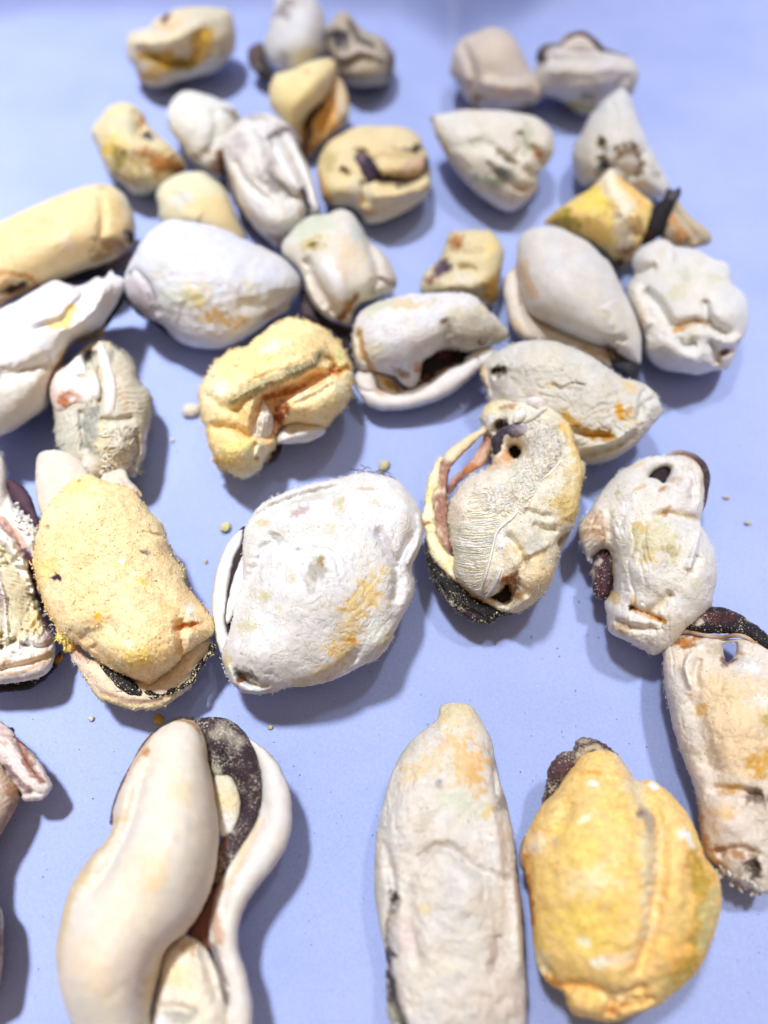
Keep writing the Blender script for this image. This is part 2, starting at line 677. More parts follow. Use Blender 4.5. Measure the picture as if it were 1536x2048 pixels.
            colr = colr * (1 - k) + lin(cl) * k
        colr = np.clip(colr * {'grainy': 1.10, 'smooth': 0.90, 'fibre': 0.98}.get(q['mat'], 0.95), 0.004, 0.93)
        # mesh
        remap = -np.ones(W * H, int)
        remap[uidx] = np.arange(len(uidx))
        ci, cj = np.where(cell)
        A = remap[ci * W + cj]
        B = remap[ci * W + cj + 1]
        C = remap[(ci + 1) * W + cj + 1]
        D = remap[(ci + 1) * W + cj]
        front = np.stack([A, D, C, B], 1)
        isb = bnd.ravel()[uidx]
        bmap = np.where(isb, np.arange(len(uidx)), 0)
        ni = (~isb).sum()
        bmap[~isb] = len(uidx) + np.arange(ni)
        back = np.stack([bmap[A], bmap[B], bmap[C], bmap[D]], 1)
        okq = ~(isb[A] & isb[B] & isb[C] & isb[D])
        s_b = np.where(isb, 0.5 * (s + sb), s)
        cof = self.world(P, s_b)
        cob = self.world(P[~isb], sb[~isb])
        co = np.concatenate([cof, cob])
        cl = np.concatenate([colr, colr[~isb]])
        quads = np.concatenate([front, back[okq]])
        o = make_mesh(q['name'], co, quads, cl, q['mat'], self.root)
        if q['label']:
            o['label'] = q['label']
        self.fields.append(dict(x0=lo[0], y0=lo[1], st=st, s=S))
        if q['crumbs']:
            self._crumbs(q, cof, P, hh, colr, ~isb)
        if q['main'] and q['mat'] != 'smooth' and 600 < ol[:, 1].mean() < 1750:
            rs = np.random.RandomState(sd)
            k = 1.0 if q['mat'] == 'matte' else 2.2
            paths = []
            for _ in range(int(k * len(ol) * 0.30)):
                i_ = rs.randint(len(ol))
                if fbm(ol[i_:i_ + 1, 0], ol[i_:i_ + 1, 1], 50, 2, sd)[0] < -0.1:
                    continue
                b0 = ol[i_]
                tg = ol[(i_ + 1) % len(ol)] - ol[i_ - 1]
                tg = tg / (np.linalg.norm(tg) + 1e-9)
                nv = np.array([tg[1], -tg[0]])
                if inside((b0 + 4 * nv)[None], ol)[0]:
                    nv = -nv
                L1 = rs.uniform(1.5, 3.2 + 1.6 * k)
                paths.append(np.stack([b0 - 5 * nv, b0 + 0.4 * L1 * nv + rs.randn(2), b0 + L1 * nv + tg * rs.randn() * 3]))
            if paths:
                cbase = tuple(np.array(q['color']))
                self._build_fils(dict(name='fuzz', paths=paths, r=0.75 + 0.2 * k, colors=[cbase, tuple(np.array(q['color']) * 0.93)], lift=0.5, mat='fibre', jag=0.0, wob=0.6))

    def _crumbs(self, q, cof, P, hh, colr, ok):
        n, size = q['crumbs'][:2]
        rs = np.random.RandomState(self.seed + 3)
        wgt = 0.25 + 0.75 * np.clip(fbm(P[:, 0], P[:, 1], 60, 2, self.seed) * 2 + 0.5, 0, 1) + 1.5 * (hh < 0.35)
        pick = rs.choice(len(P), n, p=wgt / wgt.sum())
        oc = np.array([[1, 0, 0], [-1, 0, 0], [0, 1, 0], [0, -1, 0], [0, 0, 1], [0, 0, -1]], float)
        tri = np.array([[0, 2, 4], [2, 1, 4], [1, 3, 4], [3, 0, 4], [2, 0, 5], [1, 2, 5], [3, 1, 5], [0, 3, 5]])
        co, tr, cl = [], [], []
        for i, k in enumerate(pick):
            r = 0.44 * size * self.mpp * (0.5 + 1.3 * rs.rand() ** 3)
            M = np.linalg.qr(rs.randn(3, 3))[0]
            v = (oc * (0.6 + 0.8 * rs.rand(6, 1))) * r @ M * (0.6 + 0.7 * rs.rand(1, 3))
            if hh[k] < 0.3 or rs.rand() < 0.35:
                ax = rs.randn(3)
                ax /= np.linalg.norm(ax)
                v = 0.7 * v + (v @ ax)[:, None] * ax[None] * (0.5 + 2.2 * rs.rand())
            co.append(v + cof[k] + rs.randn(3) * r * 0.4)
            tr.append(tri + 6 * i)
            cb = lin(q['crumbs'][2]) if len(q['crumbs']) > 2 else colr[k]
            cl.append(np.repeat((cb * (0.85 + 0.35 * rs.rand()))[None], 6, 0))
        co = np.concatenate(co)
        co[:, 2] = np.maximum(co[:, 2], 0.0001)
        o = make_mesh('crumb_coating', co, np.zeros((0, 4), int), np.clip(np.concatenate(cl), 0, 0.9), 'grainy', self.root, np.concatenate(tr))
        o['kind'] = 'stuff'

    def _ring_tube(self, W3, R3, nside=10, flat=1.0):
        """tube along 3-D points with radii, rings perpendicular to the path"""
        n = len(W3)
        tg = np.gradient(W3, axis=0)
        tg /= np.linalg.norm(tg, axis=1)[:, None] + 1e-12
        sidev = np.cross(tg, self.d[None])
        sidev /= np.linalg.norm(sidev, axis=1)[:, None] + 1e-12
        up = np.cross(sidev, tg)
        th = np.linspace(0, 2 * np.pi, nside, endpoint=False)
        co = W3[:, None, :] + R3[:, None, None] * (np.cos(th)[None, :, None] * sidev[:, None, :] + flat * np.sin(th)[None, :, None] * up[:, None, :])
        i, j = np.meshgrid(np.arange(n - 1), np.arange(nside), indexing='ij')
        j2 = (j + 1) % nside
        quads = np.stack([i * nside + j, i * nside + j2, (i + 1) * nside + j2, (i + 1) * nside + j], -1).reshape(-1, 4)
        return co, quads

    def _build_tube(self, q):
        P = q['P']
        r = np.array(q['r'] if len(q['r']) > 1 else q['r'] * len(P), float)
        if len(r) != len(P):
            r = np.interp(np.linspace(0, 1, len(P)), np.linspace(0, 1, len(r)), r)
        X = np.concatenate([P, r[:, None]], 1)
        X = spline(X, False, q['sub'])
        sd = self.seed + 5
        n = len(X)
        t = np.linspace(0, 1, n)
        cap = np.sqrt(np.clip(1 - (1 - np.clip(np.minimum(t, 1 - t) * n * q['sub'] / np.maximum(X[:, 2], 1), 0, 1)) ** 2, 0.02, 1))
        R = X[:, 2] * cap
        px = X[:, :2]
        s = q['on'] * self.surf(px) + q['lift']
        if n > 7:
            ker = np.ones(7) / 7
            s = np.convolve(np.pad(s, 3, 'edge'), ker, 'valid')
        W3 = self.plane(px) + self.d[None] * (s * self.mpp)[:, None] - self.base[None]
        ns = 14
        co, quads = self._ring_tube(W3, R * self.mpp, ns, q['flat'])
        th = np.linspace(0, 2 * np.pi, ns, endpoint=False)
        nn = q['rough'] * (0.20 * gnoise(np.repeat(t[:, None] * n * q['sub'] / 16, ns, 1), np.sin(th)[None] * 1.2 + np.zeros((n, 1)), sd)
                           + 0.16 * gnoise(np.repeat(t[:, None] * n * q['sub'] / 6, ns, 1), np.cos(th)[None] * 2.2 + np.zeros((n, 1)), sd + 2))
        co = W3[:, None, :] + (co - W3[:, None, :]) * (1 + nn[:, :, None])
        co = co.reshape(-1, 3)
        co[:, 2] = np.maximum(co[:, 2], 0.00015)
        cs = np.array([lin(c) for c in q['colors']])
        cc = np.stack([np.interp(t + 0.05 * gnoise(t * n / 9, t * 0, sd), np.linspace(0, 1, len(cs)), cs[:, k]) for k in range(3)], 1)
        cl = np.repeat(cc, ns, 0) * (1 + 0.5 * nn.reshape(-1, 1)) * 0.93
        caps = [list(range(ns)), list(range((n - 1) * ns, n * ns))]
        tris = []
        for cpl, flip in ((caps[0], False), (caps[1], True)):
            for k in range(1, ns - 1):
                tris.append([cpl[0], cpl[k + 1], cpl[k]] if flip else [cpl[0], cpl[k], cpl[k + 1]])
        make_mesh(q['name'], co, quads, np.clip(cl, 0.003, 0.9), q['mat'], self.root, np.array(tris))

    def _build_fils(self, q):
        rs = np.random.RandomState(self.seed + 17)
        CO, QU, CL = [], [], []
        off = 0
        for P in q['paths']:
            X = spline(np.asarray(P, float), False, 4.0)
            n = len(X)
            if n < 3:
                continue
            X = X + q['wob'] * np.stack([gnoise(X[:, 0] / 9, X[:, 1] / 9, rs.randint(90)), gnoise(X[:, 0] / 9, X[:, 1] / 9, rs.randint(90))], 1) * 2
            s = self.surf(X) + q['lift'] + q['jag'] * np.convolve(rs.randn(n + 4), np.ones(5) / 5, 'valid')
            W3 = self.plane(X) + self.d[None] * (s * self.mpp)[:, None] - self.base[None]
            t = np.linspace(0, 1, n)
            R = q['r'] * (0.7 + 0.6 * rs.rand()) * np.clip(np.minimum(t, 1 - t) * 6 + 0.3, 0, 1) * self.mpp
            co, qd = self._ring_tube(W3, R, 5)
            CO.append(co.reshape(-1, 3))
            QU.append(qd + off)
            off += n * 5
            c = lin(q['colors'][rs.randint(len(q['colors']))]) * (0.85 + 0.25 * rs.rand())
            CL.append(np.repeat(c[None], n * 5, 0))
        co = np.concatenate(CO)
        co[:, 2] = np.maximum(co[:, 2], 0.0001)
        o = make_mesh(q['name'], co, np.concatenate(QU), np.clip(np.concatenate(CL), 0, 0.9), q['mat'], self.root)
        o['kind'] = 'stuff'
# ------------------------------------------------------------------ the paper
def mat_paper():
    m = bpy.data.materials.new('lavender_paper')
    m.use_nodes = True
    nt = m.node_tree
    N, L = nt.nodes, nt.links
    bs = N['Principled BSDF']
    tc = N.new('ShaderNodeTexCoord')
    n1 = N.new('ShaderNodeTexNoise')
    n1.inputs['Scale'].default_value = 45.0
    n1.inputs['Detail'].default_value = 4.0
    L.new(tc.outputs['Object'], n1.inputs['Vector'])
    cr = N.new('ShaderNodeValToRGB')
    cr.color_ramp.elements[0].position = 0.3
    cr.color_ramp.elements[0].color = (0.338, 0.408, 0.715, 1)
    cr.color_ramp.elements[1].position = 0.7
    cr.color_ramp.elements[1].color = (0.390, 0.460, 0.765, 1)
    L.new(n1.outputs[0], cr.inputs[0])
    n2 = N.new('ShaderNodeTexNoise')
    n2.inputs['Scale'].default_value = 2400.0
    n2.inputs['Detail'].default_value = 3.0
    L.new(tc.outputs['Object'], n2.inputs['Vector'])
    mr = N.new('ShaderNodeMapRange')
    mr.inputs['From Min'].default_value = 0.3
    mr.inputs['From Max'].default_value = 0.7
    mr.inputs['To Min'].default_value = 0.93
    mr.inputs['To Max'].default_value = 1.05
    L.new(n2.outputs[0], mr.inputs[0])
    mx = N.new('ShaderNodeVectorMath')
    mx.operation = 'SCALE'
    L.new(cr.outputs[0], mx.inputs[0])
    L.new(mr.outputs[0], mx.inputs['Scale'])
    L.new(mx.outputs[0], bs.inputs['Base Color'])
    bs.inputs['Roughness'].default_value = 0.8
    bs.inputs['Specular IOR Level'].default_value = 0.08
    b = N.new('ShaderNodeBump')
    b.inputs['Strength'].default_value = 0.25
    b.inputs['Distance'].default_value = 0.00008
    L.new(n2.outputs[0], b.inputs['Height'])
    n3 = N.new('ShaderNodeTexNoise')
    n3.inputs['Scale'].default_value = 160.0
    n3.inputs['Detail'].default_value = 3.0
    L.new(tc.outputs['Object'], n3.inputs['Vector'])
    b2 = N.new('ShaderNodeBump')
    b2.inputs['Strength'].default_value = 0.12
    b2.inputs['Distance'].default_value = 0.001
    L.new(n3.outputs[0], b2.inputs['Height'])
    L.new(b.outputs[0], b2.inputs['Normal'])
    L.new(b2.outputs[0], bs.inputs['Normal'])
    return m


MAT['paper'] = mat_paper()
fold_px = np.array([[-900, 60], [-300, 50], [0, 40], [150, 22], [350, 12], [600, 8], [800, 30], [860, 62], [905, 95],
                    [955, 70], [1020, 40], [1090, 2], [1200, -40], [1400, -60], [1900, -60], [2600, -60]], float)
fw, _ = ground(fold_px)
fo = np.argsort(fw[:, 0])
xs = np.concatenate([np.linspace(-0.7, -0.2, 12, endpoint=False), np.linspace(-0.2, 0.2, 240, endpoint=False), np.linspace(0.2, 0.7, 12)])
ys = np.concatenate([np.linspace(-0.45, -0.12, 12, endpoint=False), np.linspace(-0.12, 0.12, 110, endpoint=False), np.linspace(0.12, 0.24, 120, endpoint=False), np.linspace(0.24, 0.34, 12)])
gx, gy = np.meshgrid(xs, ys)
yf = np.interp(gx, fw[fo, 0], fw[fo, 1])
w_ = 0.0020
t_ = (gy - yf) / w_
gz = 2.4 * w_ * np.logaddexp(0, np.minimum(t_, 60)) - 0.0001
away = smooth01((gy - 0.05) / 0.12)
gz += away * (0.0022 * gnoise(gx / 0.06, gy / 0.05, 3) + 0.0010 * gnoise(gx / 0.025, gy / 0.02, 4)) * smooth01((gy - 0.12) / 0.05)
gz += 0.0007 * smooth01((np.abs(gx) - 0.02) / 0.08) * gnoise(gx / 0.07, gy / 0.07, 8) * away
co = np.stack([gx.ravel(), gy.ravel(), gz.ravel()], 1)
nx, ny = len(xs), len(ys)
i, j = np.meshgrid(np.arange(ny - 1), np.arange(nx - 1), indexing='ij')
qd = np.stack([i * nx + j, i * nx + j + 1, (i + 1) * nx + j + 1, (i + 1) * nx + j], -1).reshape(-1, 4)
paper = make_mesh('paper', co, qd, np.array([[0.45, 0.5, 0.85]]), 'paper')
paper['kind'] = 'structure'
paper['label'] = 'pale lavender paper sheet under the mussels, creased along its far edge'
# ------------------------------------------------------------------ colours
W_ = (236, 234, 232); CW = (224, 227, 238); CREAM = (240, 226, 200); BEIGE = (224, 211, 198); YEL = (242, 214, 138)
ORG = (247, 206, 140); TAN = (234, 208, 160); OCH = (204, 158, 60); OLV = (146, 130, 52); BRN = (150, 98, 55); RUST = (165, 88, 45)
PUR = (74, 52, 64); BLK = (26, 22, 28); MAU = (128, 104, 108); GGR = (196, 200, 184); GRY = (198, 194, 182); DBR = (70, 42, 30)
NAV = (40, 40, 54)

# ---- far row
frame(160, 0, 4)
Mussel('ochre stained lumpy mussel standing alone nearest the top left corner', hf=0.8).lobe(
    'body', '370,330 400,260 540,215 590,160 720,90 900,55 1080,60 1180,80 1225,140 1245,260 1240,400 1180,490 1080,570 930,620 800,650 680,690 560,690 480,640 430,540 375,450',
    (216, 208, 186), feats=[('ridge', '420,330 640,340 820,280 960,200', 50, 9), ('crease', '560,440 700,480 830,480 950,410', 50, 6), ('pit', 685, 160, 28, 45, 20, 14), ('bump', 1000, 150, 200, 90, 0, 6), ('crease', '560,230 640,250 760,240', 30, 5)],
    paints=[('c', 740, 190, 120, 100, 0, (236, 205, 165), .9), ('s', '540,430 700,480 830,480 950,410 1020,290', 85, OCH, 1), ('c', 830, 500, 90, 60, 0, (132, 108, 24), .9), ('c', 590, 440, 40, 50, 0, OLV, .6),
            ('c', 570, 610, 160, 80, 10, (214, 168, 84), 1), ('c', 950, 300, 80, 70, 0, (222, 180, 70), .8), ('c', 685, 155, 28, 45, 20, (90, 70, 55), 1), ('s', '430,350 640,370 800,330', 50, (245, 228, 180), .7)]).build()

frame(480, 0, 4)
Mussel('pale white mussel with a dark mantle edge on its left, cut by the top edge', hf=0.85).lobe(
    'body', '290,-60 480,-80 600,-10 660,80 690,200 690,330 700,440 600,490 480,570 330,570 250,530 200,440 195,330 230,220 270,60', (218, 219, 224),
    feats=[('pit', 370, 60, 100, 80, -30, 8), ('crease', '330,560 350,480 340,420', 30, 5), ('bump', 450, 280, 200, 180, 0, 5)],
    paints=[('c', 370, 60, 110, 70, -40, (150, 135, 132), .9), ('c', 330, 210, 60, 40, 0, (230, 220, 205), .7), ('c', 350, 500, 40, 60, 0, (170, 160, 140), .6)]).lobe(
    'mantle_edge', '150,340 70,390 60,480 110,570 190,650 240,650 260,560 210,480 190,360', (92, 76, 76), mat='dark', lift=4, paints=[('c', 190, 570, 60, 80, -20, BLK, 1)]).build()

Mussel('small grey brown mussel with a purple foot, right of the pale one at the top', hf=0.85).lobe(
    'body', '720,180 780,110 850,90 920,170 1010,250 1130,290 1200,380 1240,450 1220,600 1160,680 1000,700 880,690 800,620 740,500 690,380 680,260', (182, 172, 154),
    feats=[('crease', '880,180 940,310 1060,380', 36, 9), ('ridge', '780,450 870,440 950,400 1060,420 1160,480', 34, 8), ('crease', '790,510 880,510 960,460 1060,490', 30, 6), ('pit', 810, 320, 60, 70, 0, 8), ('bump', 980, 580, 130, 80, 0, 6)],
    paints=[('s', '890,190 950,310 1050,370', 30, (80, 68, 62), .9), ('c', 800, 310, 75, 85, -20, (50, 44, 64), 1), ('s', '780,450 870,440 950,400 1060,420', 25, (214, 200, 192), .8), ('s', '1170,370 1215,480 1200,620', 40, (92, 76, 78), .8),
            ('c', 1000, 590, 90, 50, 0, (176, 160, 110), .6), ('c', 830, 580, 60, 80, 0, (165, 145, 130), .7), ('s', '1120,300 1200,400', 30, (180, 160, 155), .7)]).build()

Mussel('smooth cream cone shaped mussel with an orange brown side, far row', hf=0.85).lobe(
    'body', '290,590 400,560 560,490 720,470 765,520 750,640 700,760 620,850 545,930 510,1000 500,1120 480,1190 430,1090 350,980 260,880 235,760 250,660', (242, 225, 172), mat='smooth', rough=.6,
    feats=[('bump', 620, 600, 120, 100, 0, 5)], paints=[('c', 535, 590, 35, 30, 0, (225, 180, 110), .8), ('c', 420, 740, 150, 80, 0, (238, 218, 150), .5)]).lobe(
    'mantle_edge', '700,500 765,490 790,600 850,720 880,880 840,990 740,1080 640,1170 570,1250 510,1260 480,1150 500,950 600,830 700,740', (232, 186, 118), lift=-10, tk=.9,
    feats=[('crease', '760,760 700,920 640,1080', 25, 5)],
    paints=[('c', 810, 800, 70, 160, 0, (214, 206, 188), 1), ('c', 700, 960, 80, 160, 25, (214, 150, 66), .8), ('s', '640,840 560,950 535,1100 510,1230', 38, (88, 76, 80), 1), ('c', 590, 1180, 70, 50, 0, (150, 100, 50), .8), ('c', 830, 950, 40, 60, 0, (170, 150, 130), .8)]).build()

frame(840, 0, 4)
Mussel('smooth beige potato shaped mussel in the far row, touching the brown rimmed one', hf=0.85).lobe(
    'body', '270,400 330,310 450,260 560,215 680,240 770,330 830,450 890,570 950,650 1000,740 960,800 880,850 700,880 540,880 420,850 350,760 290,660 235,580 250,480', (218, 207, 197), mat='smooth', rough=.7,
    feats=[('crease', '330,330 400,480 440,620 400,740', 40, 6), ('ridge', '480,640 650,690 900,680', 50, 6), ('bump', 620, 430, 160, 130, 0, 5)],
    paints=[('c', 700, 740, 190, 45, 0, (226, 194, 156), .9), ('c', 460, 780, 55, 60, 0, (150, 118, 40), 1), ('c', 850, 835, 70, 30, 0, (142, 118, 44), 1), ('c', 310, 670, 40, 50, 0, (96, 88, 92), .9), ('c', 560, 800, 80, 50, 0, (185, 180, 170), .7), ('c', 320, 520, 60, 140, 0, (200, 190, 184), .7)]).build()

frame(1060, 40, 4)
Mussel('whitish mussel with a thin brown rim arching over its top, far right', hf=0.8).lobe(
    'body', '10,480 55,340 85,255 160,212 260,222 330,240 450,250 600,255 760,290 830,330 870,420 850,520 820,600 700,590 600,650 540,720 460,760 370,740 300,680 180,620 80,610 0,570 -20,520', (218, 214, 212),
    feats=[('crease', '150,330 300,320 450,330 620,320', 28, 8), ('ridge', '120,420 300,390 500,400 700,360', 50, 6), ('crease', '300,640 420,600 600,560 800,440', 40, 6)],
    paints=[('c', 400, 690, 150, 60, 10, (192, 176, 112), 1), ('c', 470, 590, 60, 40, 0, (140, 138, 122), .8), ('c', 830, 490, 50, 90, 0, (176, 170, 158), .8), ('c', 400, 300, 200, 30, 0, (190, 185, 185), .6), ('c', 780, 290, 50, 20, 0, (150, 130, 126), .7), ('c', 95, 300, 50, 60, 0, (70, 58, 58), 1), ('c', 160, 240, 60, 30, 0, (130, 116, 114), .9)]).lobe(
    'inner_lobe', '190,290 240,200 300,150 380,118 450,130 530,195 600,265 450,300 300,300', (226, 220, 220), lift=-2).tube(
    'mantle_edge', '85,340 95,260 150,220 240,205 280,150 350,118 430,118 510,175 590,245 680,275 780,295', [34, 34, 28, 20, 20, 22, 24, 24, 20, 14, 8], [BLK, (110, 98, 98), (170, 160, 155), (120, 98, 98), (100, 76, 80), (112, 88, 90), (150, 130, 130)], lift=4, on=.6).build()

# ---- second row
frame(160, 0, 4)
Mussel('mussel with brown and yellow stains and a bluish spot, left edge of the second row', hf=0.75).lobe(
    'body', '90,1040 150,950 240,850 350,815 450,850 520,930 560,1010 640,1090 740,1180 830,1290 865,1350 800,1400 700,1450 600,1530 520,1560 420,1540 330,1460 240,1400 180,1300 140,1180 95,1110', (226, 212, 170),
    feats=[('crease', '450,880 480,980 470,1080 560,1130', 40, 7), ('ridge', '240,1120 400,1180 600,1190 760,1240', 60, 7), ('pit', 555, 1100, 50, 28, 20, 6), ('bump', 300, 980, 140, 120, 0, 6)],
    paints=[('c', 650, 1310, 240, 110, 15, (176, 118, 54), 1), ('c', 780, 1340, 90, 50, 0, (120, 74, 34), .9), ('c', 250, 1190, 110, 80, 0, (236, 200, 90), 1), ('c', 310, 1270, 60, 90, -20, (140, 124, 40), .9), ('s', '500,930 480,1020', 28, (180, 110, 50), .9), ('c', 550, 1095, 60, 32, 20, (92, 88, 104), 1),
            ('c', 330, 1000, 120, 70, 0, (206, 204, 184), .7), ('s', '110,1100 180,1330 320,1480', 30, (186, 184, 180), .8), ('c', 420, 1330, 90, 70, 0, (186, 172, 120), .7), ('c', 380, 1440, 90, 60, 0, (196, 150, 66), .6)]).build()

Mussel('white mussel with a brown underside behind the furrowed white one, second row', hf=0.75).lobe(
    'body', '690,920 740,800 830,730 960,740 1100,790 1220,850 1290,950 1250,1100 1180,1250 1150,1400 1100,1440 1000,1380 880,1280 800,1150 720,1040', (226, 227, 224),
    feats=[('crease', '1060,880 1090,1000 1060,1160 980,1240', 40, 7), ('bump', 930, 960, 130, 180, 0, 6)],
    paints=[('c', 1180, 900, 100, 36, 30, (128, 114, 92), .95), ('c', 1090, 1330, 90, 110, 20, (152, 100, 56), 1), ('c', 950, 1240, 50, 30, 0, (150, 130, 100), .7), ('c', 1150, 1020, 60, 100, 0, (196, 192, 182), .7)]).build()

frame(150, 0, 2.194)
m = Mussel('white deeply furrowed mussel with grey patches and pale ribs, second row', hf=0.7).lobe(
    'body', '650,620 700,550 760,505 850,500 930,540 980,600 1000,680 1035,760 1060,850 1070,930 1020,965 980,1000 900,1080 850,1060 780,990 720,900 690,800 660,720', (228, 225, 222),
    feats=[('crease', '760,560 800,640 820,740 900,830 980,870', 20, 8), ('crease', '700,700 760,800 850,880', 16, 6), ('ridge', '830,560 850,660 900,760 980,840', 18, 9), ('crease', '900,600 960,700 1010,800 1040,900', 14, 8), ('pit', 920, 600, 50, 34, 30, 8), ('bump', 920, 950, 80, 60, 0, 8), ('crease', '990,830 1010,900 1010,960', 12, 7)],
    paints=[('c', 730, 640, 50, 60, 0, (190, 180, 178), .9), ('c', 830, 750, 50, 60, 30, (180, 170, 168), .7), ('s', '850,620 930,575 990,650', 16, (110, 94, 98), .9), ('c', 870, 810, 60, 30, 30, (120, 116, 112), .8), ('s', '990,830 1015,890 1015,940', 14, (62, 56, 64), 1), ('c', 780, 520, 60, 20, 0, (130, 122, 110), .7),
            ('s', '700,780 760,900 850,1000', 16, (205, 180, 140), .5), ('c', 890, 1040, 40, 30, 0, (170, 120, 70), .7), ('s', '970,850 985,940', 8, (205, 150, 110), .8)]).tube(
    'mantle_edge', '675,760 700,870 760,970 830,1050 890,1085', [10, 13, 14, 13, 9], [MAU, (56, 46, 50), BLK, (60, 48, 46)], lift=-14, mat='dark', on=0)
m.tube('gill_rib', '945,640 990,740 1030,840 1055,935', [9, 15, 15, 9], [(245, 243, 244)], lift=2).tube('gill_rib', '880,660 920,750 975,830', [10, 17, 9], [(244, 242, 243)], lift=0).build()

frame(480, 0, 4)
Mussel('cream yellow mussel split open around a dark purple foot, second row', hf=0.66).lobe(
    'body', '640,1240 700,1150 800,1080 950,1010 1150,1005 1320,1020 1430,1090 1470,1180 1500,1230 1530,1420 1500,1560 1380,1660 1250,1730 1120,1780 1010,1780 960,1700 860,1650 740,1650 660,1600 625,1450 620,1330', (236, 217, 172), mat='smooth', rough=.8,
    feats=[('crease', '900,1200 1000,1300 1080,1430 1250,1440 1480,1420', 60, 14), ('crease', '1000,1440 1010,1540 980,1640', 36, 9), ('pit', 845, 1370, 32, 32, 0, 9), ('ridge', '1050,1560 1200,1550 1400,1500 1520,1440', 50, 8), ('ridge', '1100,1180 1250,1200 1420,1180', 50, 5), ('bump', 800, 1500, 110, 90, 0, 8)],
    paints=[('c', 845, 1370, 38, 36, 0, (110, 84, 40), 1), ('s', '1060,1400 1200,1440 1400,1420 1500,1300', 40, (70, 54, 50), .95), ('c', 720, 1300, 80, 90, 0, (190, 172, 110), .7), ('s', '640,1400 680,1560 740,1640', 44, (206, 158, 76), .8),
            ('c', 680, 1620, 50, 40, 0, (120, 90, 50), .9), ('c', 960, 1500, 70, 110, 20, (222, 216, 200), .8), ('c', 1400, 1190, 90, 34, -6, (40, 38, 36), 1), ('c', 1240, 1210, 60, 24, 0, (180, 160, 120), .6), ('c', 1040, 1690, 60, 40, 0, (214, 160, 90), .7), ('c', 1300, 1590, 160, 60, -15, (214, 200, 180), .6)]).lobe(
    'foot', '885,1255 950,1200 1060,1235 1150,1330 1190,1420 1100,1450 1030,1520 990,1440 920,1350', (62, 48, 66), mat='darkclean', on=.8, lift=6, tk=.6, paints=[('c', 970, 1250, 60, 36, 30, (140, 120, 130), .7)]).lobe(
    'inner_lobe', '1170,1330 1260,1270 1400,1240 1470,1280 1460,1380 1380,1430 1240,1420', (216, 186, 158), on=.8, lift=5, tk=.6).build()

frame(840, 0, 4)
Mussel('off white heart shaped mussel with a green grey stain and a folded right side', hf=0.7).lobe(
    'body', '100,990 85,930 200,910 350,880 500,880 700,890 880,920 990,980 1060,1070 1070,1200 1030,1300 950,1390 940,1500 870,1600 760,1680 660,1680 560,1620 450,1540 340,1430 250,1320 180,1200 130,1100', (230, 226, 217),
    feats=[('crease', '600,1210 690,1270 770,1330', 30, 14), ('ridge', '540,1260 640,1320 740,1390', 28, 9), ('crease', '780,1060 800,1180 780,1280', 40, 10), ('crease', '860,1180 930,1240 950,1340', 34, 10), ('bump', 990, 1120, 90, 150, 0, 10), ('bump', 840, 1290, 70, 60, 0, 10), ('bump', 820, 1420, 80, 36, 0, 10), ('crease', '740,1480 820,1510 910,1480', 24, 8), ('crease', '400,1200 500,1150 600,1200', 50, 5), ('crease', '940,1390 900,1400 860,1380', 30, 7)],
    paints=[('c', 600, 1420, 160, 75, -15, (152, 160, 142), .95), ('c', 650, 1360, 60, 40, 0, (120, 130, 122), .6), ('c', 700, 1270, 70, 24, 35, (112, 106, 84), .9), ('c', 830, 1100, 50, 110, 0, (190, 192, 172), .8), ('c', 925, 1240, 40, 34, 0, (206, 150, 96), 1), ('c', 820, 1510, 80, 26, 0, (214, 178, 158), .9), ('c', 105, 960, 20, 24, 0, (90, 84, 84), .9),
            ('c', 150, 1090, 40, 24, 0, (150, 140, 120), .7), ('c', 210, 1240, 40, 60, 0, (224, 196, 170), .8), ('c', 560, 1540, 160, 50, 20, (226, 206, 170), .7), ('c', 450, 1150, 80, 60, 0, (206, 206, 192), .6)]).build()

# ---- right cluster
frame(1060, 40, 4)
Mussel('white cone shaped mussel with hollow grey face, behind the black barred yellow one', hf=0.85).lobe(
    'body', '620,620 700,555 760,555 810,640 870,800 930,950 1000,1080 1060,1200 1120,1330 1080,1420 980,1430 880,1390 780,1340 700,1290 620,1280 560,1290 450,1330 380,1290 350,1180 335,1050 400,920 460,800 540,690', (219, 219, 217),
    feats=[('crease', '650,640 690,780 680,920', 30, 5), ('pit', 790, 1130, 130, 140, 0, 12), ('pit', 580, 1010, 40, 60, 0, 8), ('ridge', '830,800 920,980 1000,1160', 50, 6), ('crease', '560,1080 600,1200 600,1280', 40, 7)],
    paints=[('c', 770, 1120, 150, 150, 0, (186, 180, 170), .8), ('c', 575, 1000, 40, 60, 0, (124, 104, 44), .9), ('c', 600, 1160, 55, 80, 10, (56, 58, 70), 1), ('c', 830, 1040, 60, 60, 30, (140, 112, 74), .8), ('c', 870, 1190, 50, 36, 30, (110, 84, 62), .9), ('c', 1000, 1215, 40, 24, 0, (140, 132, 116), .7), ('c', 720, 1080, 40, 60, 0, (190, 160, 120), .7), ('c', 480, 1050, 90, 100, 0, (226, 222, 205), .6)]).build()

